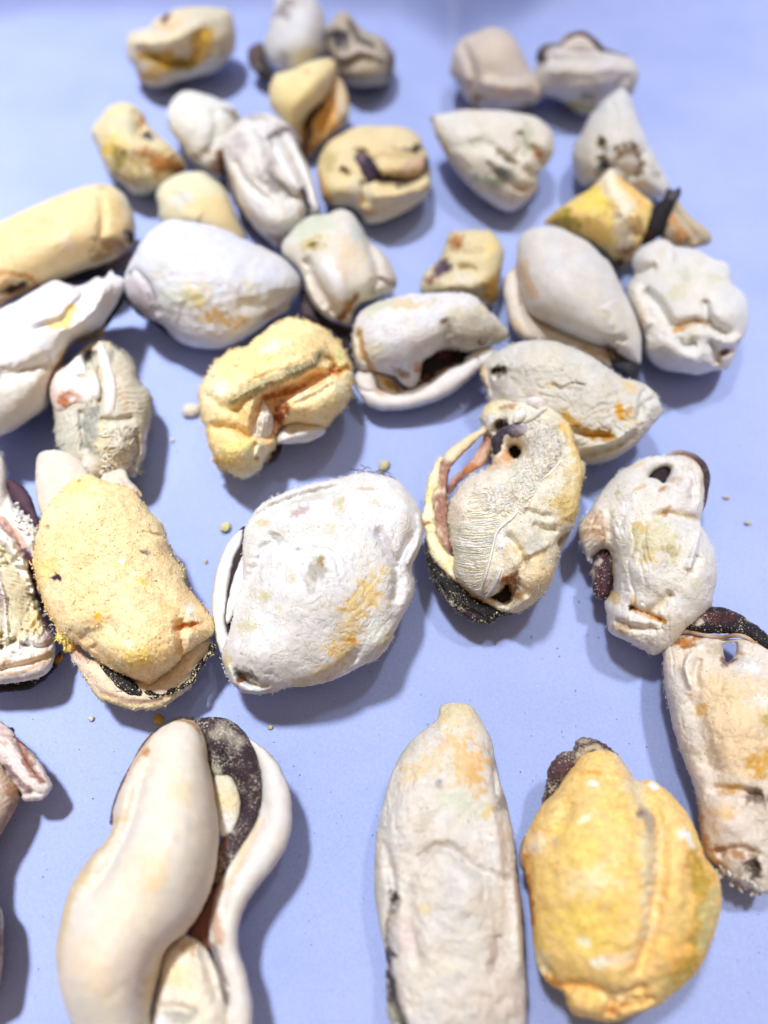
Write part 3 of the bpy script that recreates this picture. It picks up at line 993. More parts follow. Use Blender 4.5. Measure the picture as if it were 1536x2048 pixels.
Mussel('yellow mussel crossed by a black bar, at the right of the middle rows', hf=0.75).lobe(
    'body', '110,1620 200,1530 350,1430 480,1350 560,1265 640,1190 700,1240 800,1320 900,1400 980,1480 960,1650 890,1800 820,1900 740,1990 680,1960 600,1850 450,1750 300,1690 180,1650', (246, 212, 140), mat='grainy', tint=(248, 200, 120),
    feats=[('ridge', '640,1220 680,1400 760,1560 800,1700', 60, 8), ('crease', '880,1450 900,1600 850,1750', 50, 8), ('bump', 350, 1560, 200, 110, -10, 6)],
    paints=[('c', 300, 1570, 150, 100, 20, (168, 150, 58), 1), ('c', 540, 1440, 130, 80, 0, (244, 216, 96), .8), ('s', '620,1240 660,1360 760,1480 740,1640 760,1760', 70, (238, 228, 208), .9), ('s', '740,1280 860,1400 900,1480', 50, (240, 188, 112), .9), ('c', 850, 1640, 80, 90, 0, (170, 136, 88), .9), ('c', 770, 1830, 80, 40, -20, (150, 120, 78), .9), ('c', 700, 1940, 70, 60, 0, (44, 38, 34), .9), ('c', 520, 1730, 100, 60, 20, (240, 196, 104), .8)]).lobe(
    'mantle_lobe', '1120,1430 1190,1440 1250,1530 1350,1620 1440,1690 1450,1780 1350,1820 1200,1830 1060,1780 1040,1650 1060,1520', (198, 184, 160), lift=-6, tk=.9,
    feats=[('crease', '1130,1500 1230,1640 1350,1760', 50, 7)], paints=[('c', 1150, 1610, 70, 60, 20, (206, 146, 86), .9), ('c', 1210, 1720, 70, 50, 20, (176, 112, 44), 1), ('c', 1250, 1750, 30, 24, 0, (70, 44, 26), .9), ('c', 1380, 1720, 60, 60, 0, (176, 166, 150), .8)]).lobe(
    'mantle_edge', '1095,1350 1150,1365 1190,1335 1205,1390 1150,1490 1110,1590 1070,1700 980,1770 880,1800 890,1690 930,1570 1000,1480 1070,1420', (34, 30, 36), mat='darkclean', lift=16, tk=.8, paints=[('c', 1140, 1400, 60, 50, 0, (96, 96, 108), .8), ('c', 950, 1740, 70, 50, 0, (70, 44, 30), .8)]).build()

# ---- middle left
frame(160, 0, 4)
Mussel('small pale yellow wedge behind the big smooth white mussel', hf=0.7).lobe(
    'body', '610,1540 680,1450 800,1390 960,1370 1050,1420 1140,1490 1200,1590 1260,1740 1335,1915 1250,1960 1100,1940 900,1880 720,1840 640,1760 625,1650', (228, 222, 190), mat='smooth',
    feats=[('ridge', '880,1560 860,1680 960,1760', 60, 4), ('crease', '700,1540 820,1600 860,1700', 50, 4)],
    paints=[('p', '900,1600 1050,1560 1180,1620 1260,1760 1320,1910 1180,1860 1000,1760 860,1700', (240, 214, 158), .9, 60), ('c', 820, 1600, 90, 60, 0, (212, 212, 204), .8)]).build()

frame(0, 350, 4)
Mussel('long tan mussel reaching in from the left edge with a black hole near its tip', hf=0.72).lobe(
    'body', '-60,400 0,370 150,300 350,210 550,130 700,85 840,75 950,120 1020,200 1070,330 1085,450 1070,540 1000,620 900,690 760,740 600,790 450,850 300,900 180,950 60,1010 -60,1070 -200,900 -220,600', (236, 213, 163), mat='smooth', rough=.9,
    feats=[('crease', '790,180 800,350 780,560', 34, 5), ('pit', 1015, 500, 55, 48, 20, 20), ('pit', 130, 880, 110, 55, -10, 16), ('pit', 880, 560, 90, 50, 0, 7), ('crease', '700,690 850,640 1040,580', 24, 7), ('bump', 480, 500, 200, 120, -20, 4), ('bump', 60, 850, 40, 60, 10, 12)],
    paints=[('c', 1015, 500, 62, 54, 20, (20, 18, 18), 1), ('c', 870, 570, 130, 70, 10, (186, 142, 92), .9), ('c', 800, 640, 110, 40, -15, (176, 136, 70), .8), ('s', '930,110 1020,250 1060,400', 50, (220, 214, 196), .9), ('c', 910, 270, 70, 80, 0, (205, 178, 120), .6), ('c', 800, 115, 50, 30, 0, (190, 175, 140), .7), ('c', 130, 890, 150, 60, -10, (44, 32, 28), 1),
            ('s', '-60,760 80,770 230,800 300,880', 26, (190, 134, 60), .9), ('c', 540, 540, 60, 60, 0, (244, 228, 200), .8), ('c', 370, 390, 90, 40, 0, (230, 192, 142), .6), ('c', 250, 460, 70, 40, 0, (226, 188, 130), .5), ('c', 55, 850, 45, 60, 10, (222, 178, 120), 1), ('s', '-60,1040 100,960 250,890', 24, (190, 140, 90), .8), ('c', 940, 620, 90, 30, -20, (206, 170, 140), .8)]).tube(
    'mantle_edge', '480,850 620,825 760,775 900,735 1010,690 1045,610', [20, 34, 40, 44, 40, 24], [(70, 50, 40), BLK, BLK, (110, 96, 96), (150, 138, 138)], lift=-20, on=0, mat='darkclean').build()

Mussel('long white mussel reaching in from the left edge with an ear shaped fold', hf=0.72).lobe(
    'body', '-100,1150 0,1070 150,1000 300,910 430,845 540,870 600,890 700,865 770,815 830,825 890,760 920,800 990,830 990,900 940,1020 850,1150 800,1220 700,1280 600,1330 530,1420 500,1500 450,1580 410,1700 385,1850 250,1950 120,2040 0,2090 -100,2120 -300,1900 -300,1400', (229, 229, 233), mat='smooth', rough=1.1,
    feats=[('crease', '560,900 660,930 640,1000 560,1090 480,1180 330,1230 230,1270', 28, 8), ('ridge', '890,800 800,950 720,1100 600,1220 450,1280', 50, 8), ('crease', '150,1090 200,1200 300,1290', 40, 7), ('crease', '0,1600 200,1560 420,1480', 60, 7), ('ridge', '420,900 300,980 250,1100', 60, 5), ('pit', 640, 920, 50, 24, 20, 6)],
    paints=[('s', '560,1080 540,1170 430,1230', 40, (240, 208, 120), .9), ('s', '540,1390 460,1500 380,1560', 44, (224, 186, 120), .85), ('p', '-300,1650 100,1560 420,1480 400,1750 120,2050 -300,2120', (218, 212, 200), .8, 120), ('c', 780, 1000, 90, 140, 35, (238, 228, 230), .8), ('c', 340, 960, 60, 30, 0, (232, 228, 200), .7), ('c', 80, 1230, 60, 40, 0, (232, 224, 190), .6), ('c', 600, 950, 50, 30, 0, (200, 192, 180), .7), ('c', 330, 1620, 70, 100, 30, (222, 200, 170), .6)]).tube(
    'mantle_edge', '1010,930 960,1010 900,1090 840,1180 800,1230', [18, 34, 38, 36, 22], [(96, 92, 98), (46, 44, 54), (50, 48, 58), (60, 56, 60), (150, 140, 124)], lift=-22, on=0, mat='dark').tube(
    'byssus_fringe', '840,1230 760,1270 680,1300 610,1335', [34, 40, 34, 18], [(176, 164, 140), (150, 136, 112), (176, 160, 130), (206, 188, 150)], lift=-14, on=0, mat='fibre', rough=1.4).build()

frame(220, 400, 4)
Mussel('big smooth cool white mussel with a yellow brown stain, left of the middle', hf=0.7).lobe(
    'body', '195,430 260,320 380,200 500,155 650,170 800,200 950,250 1100,330 1250,390 1380,460 1480,550 1530,640 1520,740 1460,810 1420,890 1300,950 1180,1040 1050,1125 920,1180 780,1190 640,1170 520,1110 430,1010 300,940 190,850 120,740 110,640 150,520', (222, 225, 236), mat='smooth', rough=.9,
    feats=[('crease', '190,540 300,640 360,760 400,920', 30, 8), ('ridge', '420,760 700,640 1000,620 1480,640', 140, 2.5), ('crease', '1130,1010 1230,930 1300,890 1460,800', 22, 9), ('crease', '1000,840 1200,830 1400,740', 60, 2.5), ('bump', 420, 420, 200, 180, 0, 6), ('crease', '560,880 800,960 1000,980', 90, 1.5)],
    paints=[('c', 680, 760, 110, 90, 20, (234, 222, 160), .9), ('c', 860, 930, 170, 60, 8, (212, 176, 112), .95), ('c', 500, 760, 130, 100, 0, (216, 222, 208), .8), ('p', '110,640 220,580 330,660 380,800 420,1000 300,940 190,850 120,740', (196, 186, 190), .8, 60), ('c', 290, 780, 80, 80, 0, (160, 148, 152), .6), ('c', 1250, 910, 60, 34, -25, (184, 140, 90), .9), ('s', '1300,890 1470,800', 16, (190, 160, 110), .8),
            ('c', 690, 330, 40, 30, 0, (232, 226, 190), .8), ('c', 1090, 680, 70, 40, 0, (230, 226, 205), .7), ('c', 1230, 440, 60, 40, 0, (230, 228, 205), .5), ('c', 180, 570, 30, 24, 0, (90, 84, 90), .8), ('c', 400, 590, 40, 40, 0, (228, 226, 200), .6), ('c', 1400, 860, 90, 60, -20, (226, 222, 212), .7)]).tube(
    'mantle_edge', '110,770 220,900 340,970 440,1050 540,1125 620,1165', [16, 18, 18, 18, 16, 8], [(70, 64, 72), (44, 38, 44), (52, 44, 48), (70, 58, 56), (150, 130, 120)], lift=-22, on=0, mat='darkclean').build()

frame(540, 400, 4)
Mussel('greenish white mussel with folded lower end over a dark mantle, centre of the photo', hf=0.72).lobe(
    'body', '95,360 130,300 200,220 320,130 450,115 560,75 650,100 720,190 790,320 880,400 950,480 1000,580 1015,660 990,730 900,770 800,810 720,840 680,900 670,990 620,1010 540,980 480,960 400,900 330,820 290,730 270,640 200,520 110,440', (228, 224, 214), mat='smooth', rough=.9,
    feats=[('crease', '780,330 820,480 850,620 780,760', 40, 8), ('crease', '300,470 360,640 460,800 540,930', 40, 9), ('ridge', '200,460 280,620 340,780 460,920', 34, 6), ('crease', '680,760 620,860 570,960', 36, 10), ('bump', 520, 620, 90, 170, -10, 8), ('pit', 360, 390, 50, 26, -20, 6), ('crease', '860,620 920,670 990,690', 22, 7), ('bump', 650, 250, 100, 120, 0, 4)],
    paints=[('c', 320, 220, 200, 110, -10, (208, 214, 190), .9), ('c', 370, 370, 120, 50, -15, (206, 190, 130), .9), ('c', 360, 390, 40, 20, 0, (150, 140, 100), .7), ('c', 640, 430, 90, 130, 0, (230, 206, 170), .7), ('c', 560, 590, 80, 80, 0, (234, 204, 174), .7), ('s', '470,520 520,640 570,770', 50, (242, 240, 244), .9), ('s', '680,760 610,860 560,950', 36, (156, 106, 58), 1), ('c', 620, 850, 40, 40, 0, (196, 140, 80), .8), ('s', '870,630 930,660 990,670', 24, (120, 100, 80), .9),
            ('c', 900, 580, 90, 120, 20, (216, 202, 190), .7), ('c', 860, 720, 70, 50, 0, (170, 162, 150), .8), ('c', 400, 760, 50, 110, -30, (206, 190, 186), .6), ('c', 700, 250, 60, 130, -20, (208, 212, 208), .8), ('c', 660, 940, 40, 60, 0, (170, 150, 146), .8)]).lobe(
    'mantle_edge', '255,700 330,830 420,930 520,990 640,1040 690,1000 700,1300 620,1260 500,1060 340,990 245,900', (44, 36, 42), mat='darkclean', lift=-16, tk=.7, paints=[('c', 300, 880, 60, 60, 0, (96, 82, 84), .7), ('s', '420,940 520,1000 640,1040', 14, (130, 110, 112), .7)]).build()

frame(820, 430, 4)
Mussel('small yellowish mussel with a purple spot and a rust spot, right of centre', hf=0.8).lobe(
    'body', '320,140 430,125 560,120 660,140 740,260 745,380 720,520 710,640 650,740 600,720 500,680 350,680 220,680 100,650 85,540 140,430 220,370 270,270', (226, 214, 176),
    feats=[('pit', 230, 430, 80, 60, -30, 8), ('crease', '360,420 460,420 520,460', 30, 6), ('ridge', '220,590 350,560 500,560 620,500', 50, 8), ('bump', 400, 200, 90, 70, 0, 7), ('crease', '330,280 480,320 600,300', 40, 4)],
    paints=[('c', 375, 205, 70, 65, 0, (182, 118, 56), 1), ('c', 230, 430, 95, 62, -40, (94, 76, 92), 1), ('c', 170, 520, 40, 50, 0, (130, 80, 80), .9), ('c', 660, 600, 90, 130, 20, (206, 152, 48), 1), ('c', 650, 720, 50, 40, 0, (150, 112, 36), .9), ('c', 630, 250, 90, 110, 0, (244, 222, 158), .9), ('c', 420, 415, 50, 24, 0, (170, 130, 70), .8), ('c', 420, 500, 120, 60, 0, (226, 220, 206), .8), ('s', '220,610 380,590 540,620', 22, (196, 160, 100), .7)]).build()

frame(540, 400, 4)
m = Mussel('white bulbous mussel with a black cleft above a smooth white lip', hf=0.72)
m.lobe('body', '670,1010 720,900 830,830 950,790 1100,755 1300,745 1500,740 1640,770 1720,860 1820,950 1910,1090 1760,1170 1600,1220 1480,1190 1360,1200 1290,1250 1220,1300 1200,1420 1160,1500 1080,1500 1000,1420 900,1390 820,1370 720,1370 680,1300 660,1150', (232, 232, 236), rough=.8,
       feats=[('crease', '720,1060 750,1200 790,1290 850,1360', 30, 9), ('bump', 1100, 1100, 240, 220, 0, 10), ('crease', '1380,960 1400,1080 1330,1200', 34, 8), ('crease', '1100,1330 1000,1370 900,1350', 30, 4), ('pit', 1060, 1380, 60, 36, 0, 6), ('bump', 900, 1390, 50, 60, 0, 5), ('ribs', '1400,980 1800,960 1860,1080 1500,1180 1380,1180', 60, 24, 2.0)],
       paints=[('p', '1390,960 1500,900 1700,900 1820,960 1910,1090 1760,1170 1600,1220 1480,1190 1380,1190', (190, 182, 166), 1, 50), ('c', 1720, 1090, 90, 60, 0, (150, 138, 128), .7), ('c', 1660, 1150, 50, 26, 0, (90, 50, 54), .9), ('c', 1100, 850, 200, 50, -6, (222, 204, 160), .9), ('c', 860, 860, 130, 70, -20, (206, 208, 182), .8), ('s', '730,1060 760,1220 830,1350', 34, (212, 172, 100), .9), ('c', 1060, 1370, 70, 34, 10, (150, 138, 110), .8), ('c', 880, 1190, 70, 50, 0, (232, 218, 170), .6),
               ('c', 1020, 1490, 60, 40, 30, (90, 74, 50), .8), ('c', 1180, 1360, 26, 60, 0, (206, 150, 80), .9), ('c', 1680, 880, 80, 50, 20, (226, 206, 150), .8), ('c', 690, 1200, 30, 130, 0, (226, 214, 184), .8), ('c', 1500, 920, 120, 50, 0, (224, 216, 190), .6)])
m.lobe('cavity', '1150,1290 1350,1170 1550,1180 1740,1150 1500,1350 1350,1430 1250,1520 1150,1560 1060,1490', (30, 18, 22), mat='darkclean', lift=-14, T=8, paints=[('c', 1400, 1220, 90, 40, 0, (92, 44, 52), .8), ('c', 1240, 1480, 60, 50, 0, (130, 76, 74), .9), ('s', '1300,1440 1400,1370 1500,1320', 20, (206, 180, 140), .7)])
m.lobe('mantle_lip', '670,1400 720,1375 800,1375 850,1430 870,1500 950,1530 1080,1550 1180,1530 1290,1450 1400,1370 1560,1290 1700,1200 1800,1180 1830,1210 1800,1280 1680,1350 1560,1460 1430,1560 1280,1620 1100,1665 920,1680 800,1650 740,1590 690,1500', (234, 230, 229), lift=12, tk=.9, mat='smooth', rough=.6, tuck=9,
       feats=[('crease', '720,1490 780,1530 860,1520', 14, 3), ('crease', '1640,1240 1660,1300 1680,1340', 14, 3)], paints=[('c', 880, 1530, 60, 26, 20, (216, 180, 130), .7)])
m.lobe('inner_lobe', '830,1400 900,1390 1000,1440 1060,1500 1100,1550 1000,1550 900,1510', (222, 204, 172), lift=16, tk=.8, paints=[('c', 1020, 1500, 70, 40, 30, (110, 92, 60), .9), ('c', 960, 1460, 50, 30, 30, (196, 146, 70), .8)]).build()

# ---- middle right
frame(820, 430, 4)
Mussel('large smooth white mussel with a long lip on its left and a black lower tip', hf=0.7).lobe(
    'body', '870,200 930,130 1050,95 1180,100 1300,150 1430,220 1536,330 1600,390 1668,530 1728,650 1808,800 1848,950 1850,1100 1838,1200 1760,1180 1660,1110 1558,1060 1400,1010 1250,950 1130,890 1000,830 930,760 890,650 870,500 850,350', (226, 224, 222), mat='smooth', rough=.6,
    feats=[('crease', '1500,1020 1620,980 1720,1000', 30, 4), ('ridge', '1560,700 1640,850 1640,1040', 60, 4), ('bump', 1250, 550, 260, 260, 0, 6), ('pit', 1600, 1040, 60, 34, 20, 5)],
    paints=[('s', '930,400 950,560 1000,640', 50, (222, 192, 158), .9), ('c', 1030, 820, 160, 60, 20, (222, 208, 190), .8), ('c', 1180, 700, 40, 40, 0, (214, 206, 186), .6), ('c', 1640, 960, 90, 110, 20, (216, 210, 186), .7), ('c', 1600, 1060, 60, 30, 20, (120, 100, 90), .9), ('c', 1600, 800, 90, 60, 20, (226, 220, 196), .6), ('c', 940, 250, 60, 120, 0, (216, 210, 204), .6)]).lobe(
    'mantle_lip', '835,310 862,450 880,650 930,790 1040,880 1200,950 1400,1030 1560,1090 1690,1200 1640,1240 1500,1170 1350,1110 1200,1030 1050,1020 930,1010 840,940 790,840 760,700 752,550 790,430', (228, 218, 205), mat='smooth', rough=.5, lift=4, tk=.95, tuck=12,
    paints=[('s', '850,360 885,560 895,700', 18, (190, 160, 140), .8), ('c', 850, 880, 70, 60, 40, (226, 196, 160), .8), ('s', '1400,1060 1560,1120 1660,1200', 26, (200, 160, 100), .7)]).lobe(
    'mantle_edge', '1545,1085 1620,1075 1700,1120 1800,1170 1835,1200 1800,1290 1760,1320 1700,1270 1620,1220 1560,1150', (40, 40, 52), mat='dark', lift=10, tk=.8, paints=[('c', 1600, 1110, 60, 30, 20, (200, 176, 150), .7)]).build()

frame(1152, 430, 4)
Mussel('lumpy knotted white mussel with deep folds, last of its row on the right', hf=0.72).lobe(
    'body', '460,330 520,260 620,210 720,200 790,250 900,260 1000,290 1100,350 1200,380 1240,450 1240,540 1320,610 1370,700 1380,850 1360,950 1300,1040 1265,1150 1200,1240 1100,1250 980,1280 850,1260 700,1240 600,1170 540,1080 530,980 480,850 420,700 410,560 470,480 450,400', (230, 229, 226), mat='smooth', rough=1.0,
    feats=[('crease', '560,600 680,720 790,900', 36, 10), ('crease', '780,910 900,860 1020,860 1130,910 1220,970', 40, 18), ('crease', '1020,680 1040,780 1070,860', 30, 12), ('crease', '460,470 560,450 660,420', 36, 7), ('crease', '690,290 760,290 760,400', 30, 6), ('bump', 1200, 780, 150, 150, 0, 14), ('bump', 960, 930, 110, 60, 10, 12), ('ridge', '570,1050 750,1010 850,1100 1000,1130', 90, 9), ('pit', 1180, 1085, 60, 34, -15, 18), ('crease', '1050,980 1100,1080 1130,1180', 34, 9), ('ridge', '470,560 520,760 600,900', 60, 6), ('bump', 580, 350, 90, 90, 0, 8), ('ridge', '1130,980 1230,1000 1310,960', 40, 8), ('crease', '800,960 880,1020 960,1000', 30, 7)],
    paints=[('c', 860, 500, 90, 80, 20, (206, 210, 190), .9), ('c', 790, 640, 110, 60, -30, (216, 212, 180), .8), ('c', 1110, 510, 90, 26, 0, (216, 212, 180), .8), ('c', 1180, 1080, 46, 26, -15, (110, 58, 36), 1), ('s', '800,910 930,850 1010,860', 26, (196, 152, 92), .7), ('c', 830, 895, 36, 26, 0, (210, 160, 90), .9), ('c', 540, 800, 40, 130, -20, (220, 200, 174), .7), ('c', 920, 950, 60, 50, 0, (214, 210, 186), .8), ('c', 1150, 1170, 60, 34, 0, (228, 214, 180), .7), ('c', 690, 330, 40, 60, 0, (224, 216, 190), .7)]).build()

frame(820, 430, 4)
Mussel('grey white mussel with a round black hole and ochre stains, behind the opened one', hf=0.72).lobe(
    'body', '560,1260 620,1150 720,1080 850,1020 1000,1000 1150,1010 1300,1060 1450,1130 1600,1230 1700,1300 1790,1320 1888,1360 1978,1450 2018,1580 1940,1680 1888,1750 1798,1850 1678,1930 1548,1980 1408,2000 1280,1960 1100,1850 900,1750 720,1650 640,1520 610,1400', (220, 217, 208),
    feats=[('pit', 735, 1270, 62, 52, -10, 20), ('crease', '1380,1900 1620,1830 1790,1720', 30, 9), ('ridge', '1380,1860 1620,1780 1780,1660', 40, 6), ('crease', '1800,1620 1870,1500 1950,1480', 26, 8), ('crease', '1820,1560 1840,1440 1900,1400', 26, 7), ('crease', '1140,1360 1220,1400 1300,1360 1400,1380', 16, 5), ('ribs', '1450,1500 1750,1400 1800,1700 1500,1850 1350,1800', 70, 60, 2.5), ('ridge', '580,1260 600,1380 640,1470', 26, 6), ('crease', '640,1230 650,1330 680,1430', 18, 5), ('bump', 1000, 1200, 200, 100, 0, 5), ('crease', '1280,1700 1400,1740 1600,1760', 30, 5)],
    paints=[('c', 735, 1270, 64, 50, -10, (22, 20, 20), 1), ('s', '1240,1580 1330,1670 1420,1730 1580,1750', 44, (200, 154, 60), .95), ('c', 1680, 1560, 70, 55, 0, (214, 156, 44), 1), ('c', 1530, 1740, 80, 46, 10, (186, 138, 50), .9), ('s', '590,1220 610,1300 620,1420', 22, (236, 200, 140), .9), ('c', 1450, 1880, 160, 60, -15, (206, 200, 176), .8), ('c', 1140, 1360, 50, 24, 0, (220, 196, 140), .8), ('c', 1280, 1390, 80, 20, 10, (170, 150, 120), .6), ('c', 800, 1400, 110, 80, 0, (206, 206, 208), .6), ('c', 1900, 1450, 90, 60, 20, (226, 222, 220), .7), ('c', 1740, 1640, 50, 70, 20, (226, 206, 150), .6), ('c', 1730, 1380, 60, 40, 0, (232, 200, 140), .7)]).build()
rsd = random.Random(5)

# ---- opened yellow one in the middle
frame(380, 600, 4)
m = Mussel('fuzzy orange yellow mussel torn open with a white flap, left of the middle', hf=0.72)
m.lobe('body', '70,800 85,690 150,560 230,480 330,400 450,370 560,280 680,190 800,140 900,160 1010,190 1100,250 1180,330 1240,420 1280,520 1303,650 1290,760 1220,880 1090,1015 950,1010 820,990 740,1010 700,1080 685,1170 600,1290 520,1390 430,1430 340,1390 250,1350 200,1300 170,1200 130,1050 90,930', (251, 219, 168), mat='grainy', rag=2.2, tint=(251, 200, 136),
       feats=[('pitpoly', '540,830 600,760 700,700 850,660 960,600 1060,585 1110,610 1000,690 850,770 730,850 720,950 690,1060 620,1110 520,1060 500,1000', 34, 30), ('ridge', '330,830 480,730 680,640 880,560 1000,490', 40, 9), ('crease', '480,700 560,640 800,560 960,480', 22, 5), ('pit', 1140, 570, 60, 40, 30, 14), ('crease', '180,1010 300,1010 420,1040 520,1100', 40, 8), ('bump', 380, 1200, 150, 130, 0, 8), ('bump', 820, 330, 220, 140, -30, 7), ('crease', '1000,480 1100,500 1150,560', 36, 7), ('crease', '540,1110 500,1230 560,1260', 20, 4), ('bump', 1080, 800, 190, 150, -40, 9), ('crease', '1150,600 1230,560 1290,590', 24, 7), ('crease', '800,830 950,780 1100,690', 24, 4), ('crease', '150,760 260,840 420,900', 40, 4)],
       paints=[('s', '360,820 500,730 700,640 900,560 1020,470 1060,420', 60, (176, 164, 122), 1), ('s', '780,600 900,555 1000,480', 40, (128, 118, 90), .8), ('c', 820, 330, 130, 120, 0, (252, 212, 154), .9), ('c', 520, 500, 160, 90, -30, (252, 214, 148), .8), ('c', 160, 700, 90, 260, 10, (220, 216, 180), .8), ('c', 260, 880, 130, 90, 0, (226, 212, 160), .8), ('c', 280, 700, 60, 50, 0, (244, 238, 220), .8), ('c', 420, 900, 120, 80, -20, (206, 178, 110), .8), ('c', 1080, 290, 90, 90, 40, (206, 190, 140), .8),
               ('p', '540,830 600,760 700,700 850,660 960,600 1060,585 1110,610 1000,690 850,770 730,850 720,950 690,1060 620,1110 520,1060 500,1000', (222, 178, 128), 1, 40), ('c', 720, 900, 50, 110, 10, (136, 66, 26), 1), ('s', '600,780 760,740 900,700', 30, (170, 106, 54), 1), ('c', 1135, 575, 50, 34, 30, (150, 70, 24), 1), ('s', '1150,600 1240,540', 22, (214, 150, 60), .9), ('c', 680, 390, 110, 50, -20, (248, 240, 214), .8), ('c', 380, 1180, 160, 120, 0, (248, 216, 136), .8), ('c', 250, 1280, 90, 60, 0, (220, 184, 100), .8), ('c', 540, 1190, 90, 70, -40, (244, 232, 200), .8), ('c', 540, 1240, 20, 24, 0, (150, 100, 50), .8), ('c', 1180, 450, 70, 100, 0, (252, 224, 156), .9), ('s', '350,1010 520,1100', 14, (228, 176, 106), .8), ('c', 480, 1390, 70, 40, -20, (236, 230, 204), .8), ('c', 980, 760, 160, 50, -25, (246, 222, 190), .9), ('c', 1150, 720, 90, 90, 0, (250, 226, 186), .8)],
       crumbs=(3000, 3.0))
m.lobe('white_flap', '690,1095 780,985 900,970 1020,980 1078,1040 1000,1110 870,1140 720,1140', (242, 242, 240), lift=26, tk=.9, feats=[('ridge', '720,1110 860,1060 1040,1020', 30, 6), ('crease', '780,1040 900,1010', 20, 4), ('crease', '850,1120 960,1070 1050,1060', 18, 4)], paints=[('c', 830, 1020, 40, 30, 0, (206, 204, 196), .7)])
m.lobe('gill_cone', '585,790 630,850 670,950 655,1060 600,1090 510,1065 505,1010 560,910', (244, 239, 228), on=.9, lift=8, tk=.7, mat='fibre', feats=[('ribs', '585,790 630,850 670,950 655,1060 600,1090 510,1065 505,1010 560,910', 0, 34, 4)])
m.tube('pale_thread', '690,960 680,1010 680,1060', [14, 18, 16], [(222, 160, 120), (232, 176, 134)], lift=6)
m.lobe('foot', '520,1340 600,1260 680,1180 730,1140 725,1230 680,1290 620,1320 560,1350', (62, 46, 56), mat='darkclean', lift=-8, tk=.9, paints=[('c', 590, 1320, 60, 26, -30, (120, 96, 96), .8)])
m.fils('torn_fringe', [pts('330,830 480,735 640,660')] + [pts([(450 + i * 24 + rsd.uniform(-8, 8), 740 - i * 12 + rsd.uniform(-20, 20)), (470 + i * 24 + rsd.uniform(-10, 10), 770 - i * 12 + rsd.uniform(-10, 30))]) for i in range(24)], 0.8, [(226, 214, 170), (196, 184, 140)], raw=True, lift=2)
m.build()

# ---- left column
frame(0, 660, 4)
m = Mussel('grey ribbed mussel with a dark hole and white rods, above the orange grainy one', hf=0.75)
m.lobe('body', '365,430 450,300 540,270 600,200 690,130 780,85 870,90 930,150 1010,200 1080,290 1120,420 1200,490 1215,600 1200,750 1170,880 1165,980 1110,1100 1080,1170 950,1190 880,1210 790,1240 650,1230 560,1100 490,1000 440,850 430,650 390,540', (208, 202, 184), mat='fibre', rag=1.5,
       feats=[('pit', 715, 225, 60, 80, 10, 16), ('ribs', '900,180 1050,260 1200,500 1200,760 1050,720 930,640 900,400', 80, 42, 2.4), ('ribs', '480,720 640,680 680,1000 600,1100 480,980', 15, 34, 3), ('crease', '800,300 790,480 800,640', 22, 8), ('crease', '800,720 900,720 1060,700', 26, 5), ('bump', 960, 880, 130, 130, 0, 10), ('crease', '1070,800 1090,950 1040,1080', 20, 6), ('crease', '660,640 670,820 700,960', 28, 6), ('bump', 1120, 900, 40, 130, 10, 8)],
       paints=[('c', 715, 225, 62, 84, 10, (34, 32, 34), 1), ('c', 725, 780, 75, 170, 0, (156, 158, 150), .95), ('c', 740, 640, 50, 50, 0, (130, 130, 124), .8), ('c', 560, 820, 90, 200, 10, (206, 208, 198), .7), ('c', 830, 830, 60, 110, 0, (226, 216, 160), .7), ('c', 960, 860, 130, 150, 0, (218, 212, 194), .8), ('c', 700, 1040, 60, 100, -15, (232, 230, 222), .9), ('c', 850, 1080, 60, 40, 0, (140, 126, 96), .8), ('c', 880, 230, 26, 70, 0, (140, 134, 120), .7), ('c', 1130, 900, 40, 130, 10, (232, 228, 218), .8), ('c', 800, 130, 90, 50, 0, (222, 208, 186), .8), ('s', '930,520 990,560 1000,640', 24, (206, 178, 140), .7), ('c', 790, 390, 30, 60, 0, (206, 182, 150), .7)],
       crumbs=(1100, 2.6))
m.lobe('foot', '362,430 430,325 540,295 640,385 760,400 800,520 710,600 600,610 540,650 460,650 400,560', (236, 222, 217), on=.85, lift=6, tk=.55, mat='smooth', feats=[('pit', 560, 550, 70, 36, -10, 4), ('crease', '430,370 420,480 470,580', 26, 3)], paints=[('c', 570, 540, 110, 50, -12, (206, 160, 140), 1), ('c', 535, 585, 60, 44, 0, (176, 106, 66), 1.1), ('c', 420, 430, 50, 90, 0, (206, 190, 190), .7), ('c', 720, 480, 80, 80, 0, (248, 246, 244), .9)])
m.lobe('white_cap', '610,215 660,180 690,300 690,370 610,372 525,345 560,270', (244, 243, 242), on=.9, lift=6, tk=.8, mat='smooth')
m.tube('gill_rod', '800,110 830,240 850,330 870,420 880,540 870,690', [26, 40, 36, 44, 46, 36], [(222, 210, 190), (236, 232, 226), (246, 242, 240), (244, 236, 234), (234, 218, 212)], lift=-4, on=1, flat=.9)
m.tube('gill_rod', '740,370 760,460 770,560', [30, 40, 30], [(232, 220, 200), (248, 246, 242), (240, 236, 230)], lift=2, on=1)
m.fils('torn_fringe', [pts([(x := rsd.uniform(820, 1120), y := rsd.uniform(740, 1130)), (x + rsd.uniform(-40, 40), y + rsd.uniform(10, 40)), (x + rsd.uniform(-60, 60), y + rsd.uniform(30, 70))]) for i in range(170)], 1.7, [(226, 218, 198), (206, 196, 170), (236, 230, 214)], raw=True, lift=2)
m.build()

